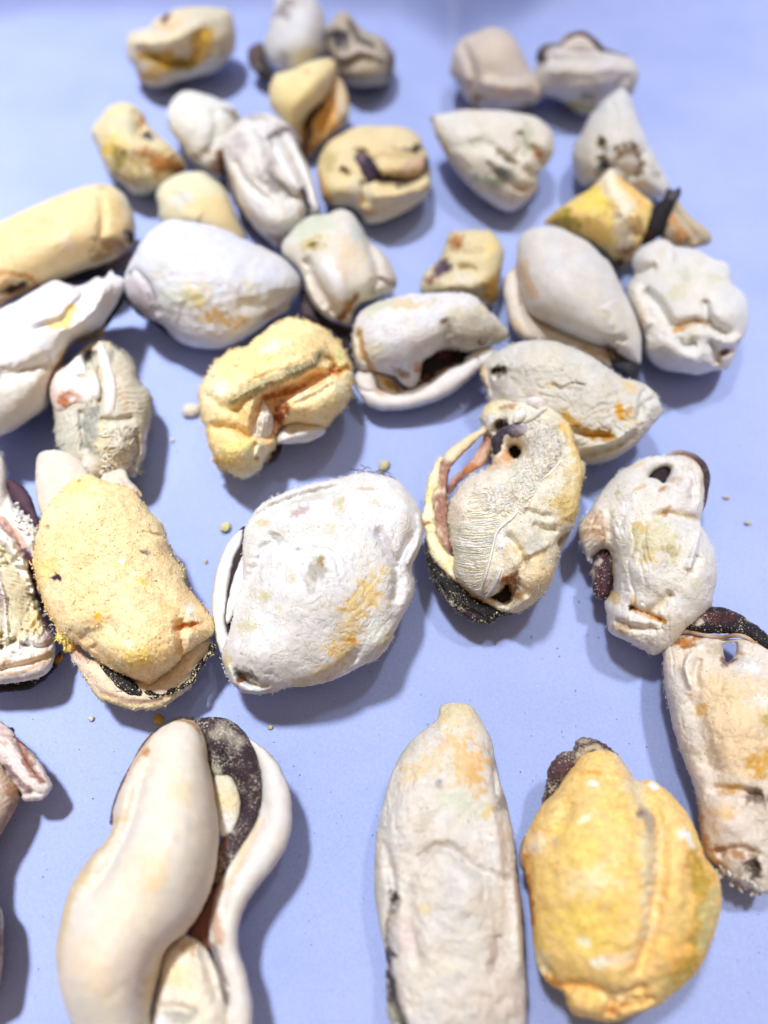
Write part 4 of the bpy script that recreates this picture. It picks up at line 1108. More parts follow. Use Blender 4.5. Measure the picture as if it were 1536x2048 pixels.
frame(0, 900, 3.413)
m = Mussel('big orange grainy mussel with a black lined lower lip, left of the middle', hf=0.6)
m.lobe('body', '530,190 600,165 700,200 830,240 930,290 980,360 1040,440 1110,520 1140,620 1180,720 1260,830 1260,900 1330,990 1400,1080 1450,1150 1460,1260 1370,1310 1320,1350 1240,1410 1200,1470 1100,1540 1010,1610 960,1575 860,1535 740,1480 640,1410 540,1330 430,1270 360,1160 300,1050 260,920 230,780 240,650 270,520 310,400 380,320 450,240', (250, 213, 166), mat='grainy', rag=2.0, tint=(250, 201, 146),
       feats=[('pit', 1245, 1185, 80, 24, -10, 14), ('crease', '560,1290 640,1230 800,1180', 60, 4), ('ridge', '1230,1230 1260,1330 1220,1440', 30, 5), ('crease', '1190,1130 1220,1260 1200,1400', 36, 7), ('bump', 900, 1350, 260, 190, 0, 9), ('crease', '960,580 1100,600', 10, 4), ('crease', '640,1300 740,1420 880,1500', 40, 5), ('bump', 600, 500, 250, 250, 0, 5)],
       paints=[('c', 560, 290, 120, 60, 10, (252, 212, 120), .8), ('c', 900, 1380, 170, 100, 0, (250, 206, 110), .8), ('c', 330, 800, 110, 90, 0, (246, 212, 130), .7), ('c', 1250, 1180, 80, 26, -10, (190, 110, 30), 1), ('c', 1275, 1090, 36, 60, -20, (240, 234, 224), .95), ('c', 412, 872, 32, 30, 20, (58, 40, 50), 1.4), ('c', 985, 712, 40, 16, 5, (110, 108, 104), 1), ('c', 680, 1120, 24, 36, 0, (230, 170, 50), 1), ('c', 960, 890, 24, 26, 0, (236, 180, 90), .9), ('c', 820, 725, 80, 30, 0, (236, 190, 150), .7), ('c', 340, 540, 24, 18, 0, (140, 116, 60), .9),
               ('s', '1000,400 1130,600 1190,760 1280,900', 40, (226, 212, 160), .8), ('s', '260,700 290,960 380,1160', 30, (226, 196, 130), .8), ('c', 380, 640, 120, 60, 0, (226, 200, 146), .6), ('c', 1120, 1070, 50, 40, 0, (246, 190, 130), .9), ('c', 600, 1210, 60, 40, 0, (240, 230, 190), .7), ('c', 830, 770, 20, 12, 0, (250, 244, 230), 1), ('c', 910, 850, 20, 14, 0, (250, 244, 230), 1), ('c', 880, 1280, 40, 40, 0, (246, 226, 200), .8), ('c', 1130, 1440, 110, 70, -30, (246, 216, 170), .8), ('c', 1300, 1280, 90, 40, -20, (222, 206, 176), .8), ('c', 545, 235, 20, 14, 0, (170, 130, 50), .9)],
       crumbs=(5200, 2.8))
m.lobe('mantle_lip', '235,860 280,1010 350,1190 470,1340 600,1460 700,1500 800,1570 950,1630 1080,1610 1230,1490 1330,1350 1460,1280 1475,1330 1400,1410 1340,1490 1315,1610 1200,1710 1080,1775 920,1785 780,1745 660,1700 580,1580 500,1450 420,1330 320,1200 260,1000', (230, 212, 188), lift=-14, tk=.85, tuck=32, rag=2.4, feats=[('crease', '560,1480 660,1620 800,1690 1000,1720 1220,1640', 26, 4), ('crease', '330,1140 450,1330 560,1450', 20, 4)],
       paints=[('c', 520, 1390, 50, 120, -35, (214, 180, 164), .8), ('s', '640,1680 800,1730 1000,1760 1200,1690', 40, (226, 210, 160), .9), ('s', '700,1660 900,1710 1100,1700', 20, (200, 160, 136), .7), ('s', '330,1190 420,1300 470,1350', 34, (226, 186, 100), .9), ('s', '1150,1560 1300,1440 1400,1340', 30, (238, 210, 176), .9), ('c', 480, 1420, 30, 60, -30, (214, 190, 186), .7)], crumbs=(1300, 3.2))
m.lobe('mantle_edge', '670,1480 760,1500 880,1570 980,1640 1100,1610 1280,1560 1330,1480 1440,1330 1475,1350 1400,1440 1335,1530 1320,1590 1180,1650 1000,1700 880,1670 760,1580', (26, 22, 28), mat='dark', lift=16, tk=.5, tuck=6, rag=3, rough=1.6, crumbs=(420, 3.0, (226, 212, 170)))
m.lobe('mantle_lobe', '238,60 262,10 340,-14 450,0 540,60 620,180 600,300 520,420 400,560 330,560 300,500 250,370 230,200', (222, 212, 200), lift=-26, tk=.6, p=.4, mat='smooth', paints=[('c', 280, 430, 60, 60, 0, (206, 196, 186), .6)])
m.lobe('mantle_lobe', '680,190 760,130 850,120 880,190 940,250 955,330 900,340 760,300', (214, 206, 196), lift=-24, tk=.6, feats=[('crease', '720,190 800,160 850,200', 12, 4), ('crease', '840,220 900,260 930,310', 12, 4)])
m.lobe('crumb_clump', '400,1230 450,1215 510,1270 520,1330 470,1380 430,1330 395,1290', (236, 204, 120), mat='grainy', on=.6, lift=4, tk=.8, rag=2.5, crumbs=(160, 5))
m.build()

m = Mussel('opened white and purple mussel with a black lower rim, cut by the left edge', hf=0.62)
m.lobe('body', '-250,100 -100,-40 0,10 40,110 62,260 110,380 200,470 262,540 250,700 250,900 290,1100 350,1220 380,1330 370,1440 300,1540 150,1580 -40,1590 -250,1560 -350,900', (238, 236, 234), mat='matte',
       feats=[('crease', '60,300 20,420 100,560 200,760 250,960 310,1190', 36, 10), ('crease', '-40,1330 120,1300 260,1330 370,1290', 22, 6), ('crease', '-40,1480 150,1440 300,1400 380,1350', 22, 6), ('pit', 60, 1000, 190, 330, -10, 12), ('bump', 0, 300, 60, 200, -20, 6), ('ridge', '-40,600 60,640 170,820 230,960', 26, 7)],
       paints=[('s', '0,500 90,580 180,720 240,900 290,1090 330,1220', 32, (96, 64, 84), 1), ('s', '-10,480 80,560 150,650', 26, (232, 190, 170), .9), ('s', '-40,1440 150,1420 330,1370', 36, (244, 220, 184), .9), ('s', '-40,1500 150,1480 320,1420', 14, (196, 150, 110), .8), ('c', 310, 1300, 46, 60, 0, (190, 160, 164), .9), ('s', '-40,1560 120,1540 280,1500', 18, (214, 200, 180), .8)])
m.lobe('gill_fan', '-60,560 40,600 130,720 200,860 240,980 275,1100 300,1190 260,1270 120,1290 -60,1300', (212, 204, 176), mat='fibre', on=.95, lift=2, T=9, rag=2.5, feats=[('ribs', '-60,560 40,600 130,720 200,860 240,980 275,1100 300,1190 260,1270 120,1290 -60,1300', 115, 26, 3.2), ('ridge', '-10,860 30,1000 40,1150 50,1290', 12, 6)], paints=[('s', '-60,600 60,660 160,830 230,960', 30, (240, 237, 232), 1), ('s', '-10,860 30,1000 40,1150 50,1290', 10, (246, 245, 244), 1), ('c', 230, 1180, 70, 70, 0, (226, 206, 150), .8), ('c', -20, 1000, 60, 160, 0, (140, 110, 112), .7), ('c', 120, 1060, 60, 100, 0, (196, 184, 146), .6)], crumbs=(500, 2.6))
m.lobe('mantle_edge', '55,215 130,240 200,310 240,420 262,520 230,520 180,450 100,370 62,310', (80, 54, 70), mat='darkclean', lift=24, tk=.9)
m.lobe('mantle_edge', '-60,1590 100,1575 230,1545 330,1470 400,1395 450,1350 440,1420 380,1500 300,1580 200,1640 50,1660 -60,1665', (30, 26, 30), mat='dark', lift=-12, tk=.9, paints=[('c', 410, 1430, 40, 40, 0, (200, 140, 50), .9)])
m.fils('white_crumbs', [pts([(x := rsd.uniform(90, 250), y := 330 + (x_ := x) * 1.1 + rsd.uniform(-60, 70)), (x + rsd.uniform(5, 24), y + rsd.uniform(-8, 24)), (x + rsd.uniform(10, 34), y + rsd.uniform(-10, 34))]) for i in range(90)], 3.6, [(244, 242, 240), (236, 230, 226)], raw=True, lift=4)
m.build()

# ---- the big white one in the middle
frame(400, 900, 3.2)
m = Mussel('big crackled white mussel with an ochre streak, in the middle of the photo', hf=0.62)
m.lobe('body', '285,510 380,360 520,280 680,220 850,190 1000,150 1130,150 1260,195 1340,280 1400,370 1425,450 1430,550 1400,650 1350,750 1372,830 1360,940 1310,1050 1250,1150 1215,1240 1140,1330 1000,1400 860,1470 700,1510 560,1520 450,1555 300,1560 220,1510 170,1420 140,1300 190,1150 225,1000 270,850 275,650', (234, 233, 234), rough=.55, rag=1.3, tint=(230, 226, 216),
       feats=[('crease', '1100,520 1170,640 1235,730 1290,640 1330,560', 32, 10), ('crease', '1235,730 1240,850 1220,980', 40, 7), ('ridge', '1370,420 1390,540 1320,680 1260,760', 30, 5), ('crease', '520,560 420,700 340,830 280,950', 50, 8), ('bump', 700, 900, 300, 250, -40, 9), ('ridge', '320,420 480,330 700,260 900,220', 24, 5), ('crease', '330,480 500,370 720,300 900,260', 30, 5), ('pit', 320, 1440, 70, 44, 20, 10), ('ridge', '200,1350 230,1440 240,1500', 18, 8), ('crease', '250,1390 330,1480 460,1470', 22, 7), ('crease', '560,1520 720,1480 900,1380 1000,1250', 40, 5), ('crease', '700,640 840,680 880,800', 14, 2), ('bump', 400, 1250, 200, 150, 0, 6), ('bump', 1150, 1200, 110, 90, -40, 6), ('bump', 620, 480, 180, 100, -30, 5), ('bump', 1280, 420, 90, 140, 0, 6)],
       paints=[('c', 1040, 900, 110, 130, 15, (234, 206, 140), .9), ('c', 960, 1070, 90, 130, 20, (230, 198, 124), .9), ('c', 900, 1240, 80, 90, 30, (228, 198, 130), .9), ('c', 760, 1410, 160, 50, -25, (232, 210, 156), .8), ('c', 1050, 900, 70, 60, 0, (236, 206, 140), .8), ('c', 945, 1188, 26, 22, 0, (226, 150, 40), 1), ('c', 830, 1240, 40, 40, 0, (246, 212, 140), .8), ('c', 740, 790, 75, 75, 0, (178, 172, 158), .95), ('c', 770, 740, 40, 30, 0, (160, 134, 84), .9), ('c', 600, 810, 30, 40, 0, (216, 206, 170), .8), ('c', 430, 920, 56, 46, 0, (206, 198, 150), .9), ('c', 340, 1110, 70, 45, 0, (214, 206, 170), .85), ('c', 420, 480, 46, 30, 0, (214, 196, 140), .8), ('c', 880, 370, 40, 60, 0, (206, 194, 140), .8), ('c', 820, 530, 40, 36, 0, (210, 200, 150), .7), ('c', 680, 330, 120, 40, -15, (206, 202, 186), .7),
               ('c', 640, 430, 60, 26, -25, (190, 160, 156), .8), ('c', 1040, 280, 90, 12, 6, (206, 184, 130), .7), ('c', 700, 560, 220, 60, 0, (220, 222, 212), .6), ('c', 320, 1420, 80, 50, 30, (126, 120, 110), .9), ('c', 268, 1455, 22, 16, 0, (150, 80, 36), 1), ('s', '450,1540 620,1500 820,1430', 40, (228, 208, 160), .9), ('c', 1170, 1200, 60, 80, 0, (196, 184, 130), .8), ('c', 1100, 1290, 90, 40, -20, (214, 206, 180), .8), ('c', 1080, 1150, 70, 120, 0, (218, 220, 214), .7), ('s', '1100,520 1170,640 1235,720', 14, (190, 180, 190), .7), ('c', 180, 1340, 40, 60, 0, (226, 206, 150), .8), ('c', 360, 1480, 50, 24, 0, (240, 236, 214), .8), ('c', 530, 1000, 30, 20, 0, (210, 202, 160), .6), ('c', 1090, 360, 40, 24, 0, (214, 200, 150), .6), ('c', 1080, 150, 80, 22, 8, (180, 166, 164), .8), ('c', 640, 655, 30, 10, 0, (120, 104, 84), .7)],
       crumbs=(900, 2.0))
m.lobe('cavity', '290,490 230,540 165,650 125,790 108,950 115,1100 150,1240 215,1180 260,950 310,700', (48, 34, 40), mat='darkclean', lift=-10, T=9)  # dark lobe fills the gap behind the lip, gap shade put into its colour
m.lobe('mantle_lip', '272,508 200,560 140,660 100,780 80,900 75,1020 95,1150 110,1250 150,1325 185,1250 168,1120 172,980 190,850 228,690 262,600', (236, 235, 236), mat='smooth', rough=.5, lift=-4, tk=.9, feats=[('crease', '250,560 190,690 150,850 145,1020', 8, 3)], paints=[('s', '160,640 100,800 85,1000', 14, (206, 192, 180), .6)])
m.lobe('mantle_lip', '285,680 310,790 270,930 195,1095 170,1100 172,1010 205,860 250,730', (236, 235, 236), mat='smooth', rough=.5, lift=8, tk=.8)
m.fils('byssus_thread', [pts(p) for p in ('1000,160 1040,130 1070,110 1100,125', '1040,140 1100,140 1180,160 1250,195', '960,125 1010,128 1060,140', '1060,115 1035,100 1025,95', '1100,150 1160,130 1230,160', '1150,160 1200,165 1260,190')] , 1.1, [(90, 76, 80), (120, 100, 96)], raw=True, lift=3)
m.build()
# ---- the opened one showing its gills
frame(820, 780, 4)
m = Mussel('opened mussel showing feathery gills, a purple foot and a brown strap', hf=0.6)
m.lobe('body', '600,130 700,85 860,90 980,70 1100,100 1200,180 1280,290 1310,420 1360,560 1400,640 1370,760 1350,900 1310,1040 1270,1130 1190,1180 1185,1300 1160,1420 1110,1560 1040,1650 930,1740 820,1785 700,1750 600,1690 500,1610 400,1540 340,1450 350,1330 320,1150 305,1000 330,900 420,750 500,680 620,620 665,560 660,400 610,330 560,230', (236, 231, 214), mat='fibre', rag=2.2, p=.42,
       holes=['790,470 830,440 880,470 885,520 840,555 800,520', '745,1590 775,1550 815,1640 790,1690 700,1705 625,1675 690,1630'],
       feats=[('pit', 720, 330, 70, 60, 30, 12), ('crease', '1150,1100 1060,1110 960,1060', 34, 6), ('bump', 1020, 1420, 170, 200, 20, 14), ('ridge', '1250,300 1330,560 1320,820 1270,1050', 60, 6), ('bump', 560, 760, 170, 110, -20, 10), ('bump', 420, 920, 100, 130, 0, 6), ('crease', '700,600 600,680 640,760', 30, 4), ('pit', 800, 1540, 70, 110, 10, 12), ('crease', '860,180 900,240 860,300', 24, 8), ('crease', '1180,300 1200,480 1120,640 1020,760', 30, 5), ('crease', '900,960 1000,1000 1120,1010', 30, 4), ('crease', '760,1140 850,1240 900,1350 820,1450', 30, 5), ('bump', 1200, 700, 90, 200, 10, 8), ('ridge', '880,1300 1000,1250 1100,1200', 26, 5), ('ribs', '380,1060 700,1080 650,1300 600,1560 480,1560 380,1440', 90, 15, 1.5), ('ribs', '600,1440 720,1400 690,1520 600,1620 560,1580', 40, 16, 1.5), ('ridge', '640,1720 800,1720 940,1620', 30, 5)],
       paints=[('s', '1230,320 1300,480 1340,640 1310,820 1270,1000', 60, (238, 206, 130), .95), ('c', 1230, 780, 130, 200, 10, (232, 210, 150), .8), ('c', 1200, 960, 90, 120, 0, (222, 196, 128), .8), ('c', 1020, 1430, 180, 210, 20, (244, 220, 172), .9), ('c', 800, 1530, 60, 110, 10, (170, 110, 44), 1), ('c', 870, 1620, 80, 40, 0, (190, 130, 60), .8), ('c', 560, 740, 170, 120, -20, (238, 226, 208), .9), ('c', 420, 900, 90, 140, 0, (240, 222, 202), .9), ('c', 680, 600, 110, 70, 20, (234, 196, 150), .9), ('c', 780, 540, 60, 60, 0, (226, 166, 104), .9), ('c', 660, 130, 130, 60, -10, (240, 222, 170), .9), ('c', 720, 320, 60, 60, 20, (44, 34, 38), 1), ('c', 780, 210, 60, 60, 0, (196, 184, 156), .8), ('c', 630, 260, 60, 44, -30, (250, 248, 244), 1), ('c', 790, 170, 60, 24, -20, (190, 130, 70), .8),
               ('c', 950, 1200, 110, 70, -20, (190, 186, 178), .7), ('c', 740, 1190, 50, 90, 0, (246, 245, 244), .9), ('c', 1050, 450, 130, 110, 0, (222, 218, 206), .8), ('c', 850, 1260, 70, 60, 0, (236, 206, 140), .6), ('s', '640,1730 800,1720 940,1620 1020,1560', 40, (236, 224, 196), .9), ('c', 1130, 1280, 60, 120, 10, (222, 214, 196), .7), ('c', 1120, 560, 90, 60, 0, (206, 186, 146), .6), ('c', 620, 1600, 60, 60, 0, (196, 182, 172), .8), ('c', 1100, 240, 120, 80, 30, (228, 220, 196), .7), ('c', 930, 600, 120, 60, 0, (206, 184, 148), .6)],
       crumbs=(7500, 2.4))
m.lobe('membrane', '1140,1090 1210,1100 1290,1100 1260,1200 1190,1330 1165,1300 1175,1200', (196, 188, 178), lift=-16, tk=.5)
m.lobe('mantle_edge', '115,1190 190,1300 280,1400 380,1510 500,1610 640,1700 750,1740 825,1795 700,1830 660,1875 560,1872 450,1835 330,1745 230,1625 160,1480 125,1350', (26, 22, 28), mat='dark', lift=-10, tk=1.0, rag=1.5, feats=[('crease', '200,1500 350,1680 600,1810', 16, 4)], crumbs=(500, 2.6, (222, 208, 164)), paints=[('c', 480, 1800, 90, 40, 30, (64, 40, 50), .8)])
m.lobe('mantle_rim', '235,535 262,560 240,680 235,780 200,830 190,900 210,1000 210,1100 240,1200 300,1280 390,1360 440,1440 510,1550 610,1640 720,1695 810,1700 700,1745 600,1705 480,1645 380,1565 280,1475 190,1355 140,1225 115,1110 88,1050 105,950 130,800 170,640', (240, 226, 190), mat='grainy', lift=2, tk=1.0, rag=2.5, rough=1.4,
       feats=[('crease', '250,1440 360,1540 480,1620', 18, 4), ('crease', '120,1090 160,1070 200,1080', 12, 4)], paints=[('c', 120, 1060, 40, 24, 0, (226, 184, 120), .9), ('c', 140, 850, 34, 100, 10, (236, 208, 140), .8), ('s', '240,1440 340,1540 470,1620 600,1700', 22, (206, 150, 122), .9), ('c', 300, 1420, 60, 60, 0, (240, 220, 168), .8), ('s', '620,1690 720,1720 800,1700', 22, (240, 234, 222), .9)], crumbs=(700, 3.0))
m.lobe('retractor_strap', '560,310 640,245 690,300 600,355 520,415 430,515 350,595 322,640 302,720 298,800 312,900 305,1000 318,1100 345,1200 375,1330 335,1335 270,1270 225,1190 205,1080 200,980 183,900 200,820 232,770 232,680 245,590 290,500 380,425 470,365', (240, 226, 194), lift=8, tk=.9, rag=1.6, rough=.8,
       feats=[('crease', '290,600 265,700 262,790', 12, 4), ('crease', '230,860 250,1000 270,1150', 12, 4)], paints=[('p', '235,580 300,560 345,600 310,720 300,780 240,780', (172, 124, 108), 1, 22), ('p', '195,850 310,840 310,1000 330,1150 370,1310 300,1290 230,1190 205,1050', (164, 116, 102), 1, 26), ('s', '560,330 480,400 400,500', 18, (236, 214, 170), .7), ('s', '520,420 430,520 340,610', 12, (150, 84, 56), .9), ('c', 235, 1130, 24, 50, 0, (226, 206, 178), .9), ('s', '205,960 220,900', 12, (228, 210, 184), .9), ('c', 330, 1290, 30, 50, -20, (84, 54, 56), .9), ('s', '318,640 300,740 300,860', 10, (96, 56, 60), .9)])
m.lobe('retractor_strap', '600,330 650,320 668,400 645,500 585,600 510,645 430,705 370,765 312,835 288,790 350,690 440,610 520,515 570,420', (206, 160, 134), lift=-10, tk=.8, rag=1.5, feats=[('crease', '590,420 520,560 400,690', 14, 4)], paints=[('s', '620,340 580,440', 26, (140, 80, 50), .9), ('c', 570, 520, 50, 90, 35, (222, 184, 160), .8), ('s', '300,810 380,720 460,640', 20, (110, 72, 76), .9), ('c', 480, 620, 60, 24, -35, (196, 120, 60), .8)])
m.lobe('cavity', '760,440 830,400 920,440 920,540 850,590 770,550', (30, 22, 24), mat='darkclean', lift=-14, T=8)  # interior shadow seen through the upper hole, painted as a dark lobe behind it
m.lobe('cavity', '600,1680 720,1560 800,1500 860,1640 800,1720 690,1735', (66, 52, 50), mat='darkclean', lift=-16, T=6)  # shade in the lower hole, put into the colour of a lobe behind
m.tube('foot', '960,370 880,355 800,350 730,390 700,450 705,530', [34, 52, 54, 54, 52, 36], [(206, 196, 200), (150, 136, 150), (88, 78, 94), (70, 60, 76), (52, 44, 54), (60, 46, 50)], lift=0, on=.9, mat='dark', rough=1.2)
m.tube('labial_palp', '900,200 880,240 850,270 835,295', [40, 46, 40, 24], [(248, 246, 240), (244, 240, 230)], lift=16, on=.9)
m.tube('labial_palp', '930,120 985,140 1025,165 1030,200', [40, 56, 50, 20], [(246, 242, 238), (242, 234, 232), (236, 226, 220)], lift=14, on=.9)
m.tube('labial_palp', '1080,175 1010,220 950,265 900,295', [10, 26, 28, 12], [(244, 240, 232), (236, 226, 214)], lift=14, on=.9)
m.tube('gill_vein', '870,920 830,1000 760,1060 700,1120 670,1230 640,1360 605,1470 565,1575', [3, 6, 8, 9, 9, 8, 8, 4], [(250, 249, 248), (246, 244, 240)], lift=3)
m.tube('gill_vein', '1235,430 1210,520 1160,610 1090,690 1010,745', [3, 6, 8, 9, 4], [(236, 234, 222), (244, 240, 230)], lift=2)
m.tube('gill_vein', '730,1400 700,1480 660,1560 610,1630', [5, 10, 10, 4], [(244, 242, 240), (230, 224, 224)], lift=3)
paths = []
for k in range(52):                      # combed filaments running in to the vein
    y = 1050 + k * 10
    xv = np.interp(y, [1060, 1120, 1230, 1360, 1470, 1575], [740, 700, 670, 640, 605, 565])
    x0 = np.interp(y, [1050, 1200, 1400, 1560], [420, 390, 370, 470]) + rsd.uniform(-15, 15)
    paths.append(pts([(x0, y + rsd.uniform(-6, 6)), ((x0 + xv) / 2, y + 14 + rsd.uniform(-8, 8)), (xv - 4, y - 6 + rsd.uniform(-8, 8))]))
for k in range(16):
    y = 820 + k * 15
    paths.append(pts([(500 + rsd.uniform(-20, 20), y + 10), (590 + rsd.uniform(-20, 20), y + rsd.uniform(-8, 20)), (690 + rsd.uniform(-30, 30), y + rsd.uniform(-30, 20))]))
for k in range(26):
    t = k / 25
    paths.append(pts([(600 + 110 * t, 1600 - 190 * t), (620 + 110 * t, 1560 - 170 * t + 20), (660 + 70 * t, 1570 - 170 * t)]))
m.fils('gill_filament', paths, 1.0, [(246, 242, 226), (236, 228, 204), (250, 248, 240)], raw=True, lift=1.2, wob=1.1)
tang = np.array([(880, 300), (1000, 270), (1130, 330), (1190, 450), (1150, 600), (1000, 760), (900, 920), (700, 1000), (560, 960), (620, 820), (800, 740), (830, 620), (920, 540), (900, 420)], float)
paths = []
while len(paths) < 760:
    x, y = rsd.uniform(560, 1200), rsd.uniform(270, 1000)
    if not inside(np.array([[x, y]]), tang)[0]:
        continue
    a = rsd.gauss(-0.7, 0.9)
    L1 = rsd.uniform(14, 46)
    b = a + rsd.gauss(0, .8)
    paths.append(pts([(x, y), (x + L1 * math.cos(a), y + L1 * math.sin(a)), (x + L1 * math.cos(a) + L1 * math.cos(b), y + L1 * math.sin(a) + L1 * math.sin(b))]))
m.fils('gill_filament', paths, 0.95, [(250, 248, 242), (240, 234, 216), (226, 214, 186), (252, 251, 248)], raw=True, lift=1.6, jag=2.0, wob=1.8)
m.build()

# ---- right of it
frame(1130, 860, 4)
m = Mussel('white mussel with a black hole, a brown striped top rim and a purple left edge', hf=0.65)
m.lobe('body', '650,220 780,205 900,205 1000,230 1080,300 1115,420 1110,600 1085,740 1150,860 1200,980 1215,1150 1190,1320 1150,1430 1000,1560 880,1700 720,1800 620,1760 500,1690 400,1650 340,1590 330,1480 320,1380 385,1250 375,1100 340,960 230,1000 190,1050 150,960 110,860 110,770 160,690 230,590 310,470 400,370 520,280', (233, 231, 227), rag=1.5, rough=.9,
       holes=['665,385 720,320 800,290 845,315 825,375 790,430 750,400 700,385'],
       feats=[('crease', '540,1395 640,1440 780,1500', 26, 10), ('pit', 540, 1400, 26, 22, 0, 8), ('crease', '650,1450 760,1370 850,1280', 40, 5), ('ridge', '960,1120 1010,960 1060,800', 30, 5), ('crease', '980,1150 1040,1000', 30, 4), ('crease', '1080,740 960,720 820,700 700,720', 40, 8), ('bump', 700, 900, 190, 170, 0, 7), ('bump', 1050, 1150, 150, 230, 0, 6), ('ribs', '120,770 200,680 300,640 340,760 340,930 230,980 130,900', 40, 34, 5), ('bump', 620, 1150, 180, 140, 0, 7), ('crease', '400,1500 560,1550 700,1560', 30, 5), ('bump', 480, 1500, 120, 80, 20, 7), ('ribs', '860,440 1000,420 1030,620 900,700', 85, 40, 2.5), ('crease', '980,320 1020,440 1000,600', 30, 5), ('bump', 600, 500, 150, 150, 0, 6), ('crease', '360,640 380,900 400,1100', 30, 3)],
       paints=[('p', '120,780 180,700 270,660 340,720 350,900 250,900 150,870', (206, 172, 138), .95, 50), ('s', '130,800 230,780 330,800', 14, (240, 226, 206), .8), ('s', '170,700 230,740', 14, (240, 230, 212), .8), ('s', '150,900 240,850', 14, (240, 226, 206), .8), ('c', 700, 880, 200, 170, 10, (222, 214, 172), .9), ('c', 610, 790, 60, 50, 0, (214, 186, 120), .8), ('c', 670, 1020, 60, 70, 0, (222, 194, 130), .8), ('c', 820, 970, 60, 30, 20, (190, 176, 120), .7), ('s', '540,1400 640,1440 790,1500', 22, (206, 146, 60), 1), ('c', 540, 1402, 24, 20, 0, (60, 30, 18), 1), ('c', 560, 1350, 30, 40, 0, (226, 196, 140), .8), ('c', 790, 500, 70, 26, -35, (190, 146, 100), .95), ('c', 600, 500, 50, 26, -30, (216, 180, 130), .9), ('c', 790, 675, 80, 30, -8, (186, 136, 80), .95), ('c', 440, 1560, 70, 40, 30, (214, 176, 120), .8), ('c', 940, 540, 100, 140, 0, (222, 212, 208), .7),
               ('c', 440, 530, 20, 26, 0, (190, 206, 140), .9), ('s', '380,1090 370,1240 390,1340', 26, (226, 210, 160), .9), ('c', 590, 290, 60, 30, -30, (222, 196, 150), .7), ('c', 950, 700, 100, 30, 10, (222, 200, 150), .8), ('c', 1040, 1240, 60, 50, 0, (218, 212, 180), .7), ('s', '640,1460 760,1370 820,1300', 22, (222, 206, 170), .7), ('c', 400, 1320, 40, 60, 0, (230, 196, 130), .7), ('c', 980, 260, 90, 50, 20, (214, 206, 196), .8), ('c', 880, 420, 50, 24, -15, (206, 184, 150), .8)],
       crumbs=(900, 2.0))
m.lobe('cavity', '630,420 720,280 860,270 870,350 820,450 740,460', (34, 22, 26), mat='darkclean', lift=-8, T=6)  # dark backing behind the hole, its inner shade given as colour
m.tube('mantle_edge', '810,200 915,180 1010,208 1080,258 1116,320 1128,395 1112,500 1092,600 1060,690', [12, 20, 26, 30, 32, 32, 30, 28, 16], [(206, 180, 160), (170, 146, 130), (140, 112, 104), (84, 58, 66), (52, 36, 44), (66, 46, 54), (70, 50, 56), (96, 70, 70), (90, 62, 64)], lift=2, on=0, mat='dark')
m.tube('mantle_rim', '880,205 980,225 1050,290 1080,370 1075,480 1060,590 1020,680', [8, 12, 14, 14, 14, 14, 8], [(226, 214, 200), (196, 170, 150), (226, 212, 196), (190, 160, 146), (228, 218, 204), (206, 186, 160)], lift=2, on=.9)
m.lobe('mantle_edge', '245,965 320,945 385,1010 378,1150 345,1300 315,1375 250,1345 220,1200 192,1090', (76, 48, 60), mat='dark', lift=4, tk=.9, rag=2, tuck=8, crumbs=(260, 2.6, (226, 206, 190)), paints=[('c', 280, 1060, 50, 24, -20, (214, 196, 190), .9), ('c', 220, 1150, 24, 60, 0, (206, 184, 180), .8), ('s', '250,1180 260,1330', 16, (54, 32, 42), .7), ('c', 340, 1330, 30, 40, 0, (30, 22, 26), .8)], feats=[('crease', '270,1080 280,1200 280,1330', 14, 3)])
m.build()

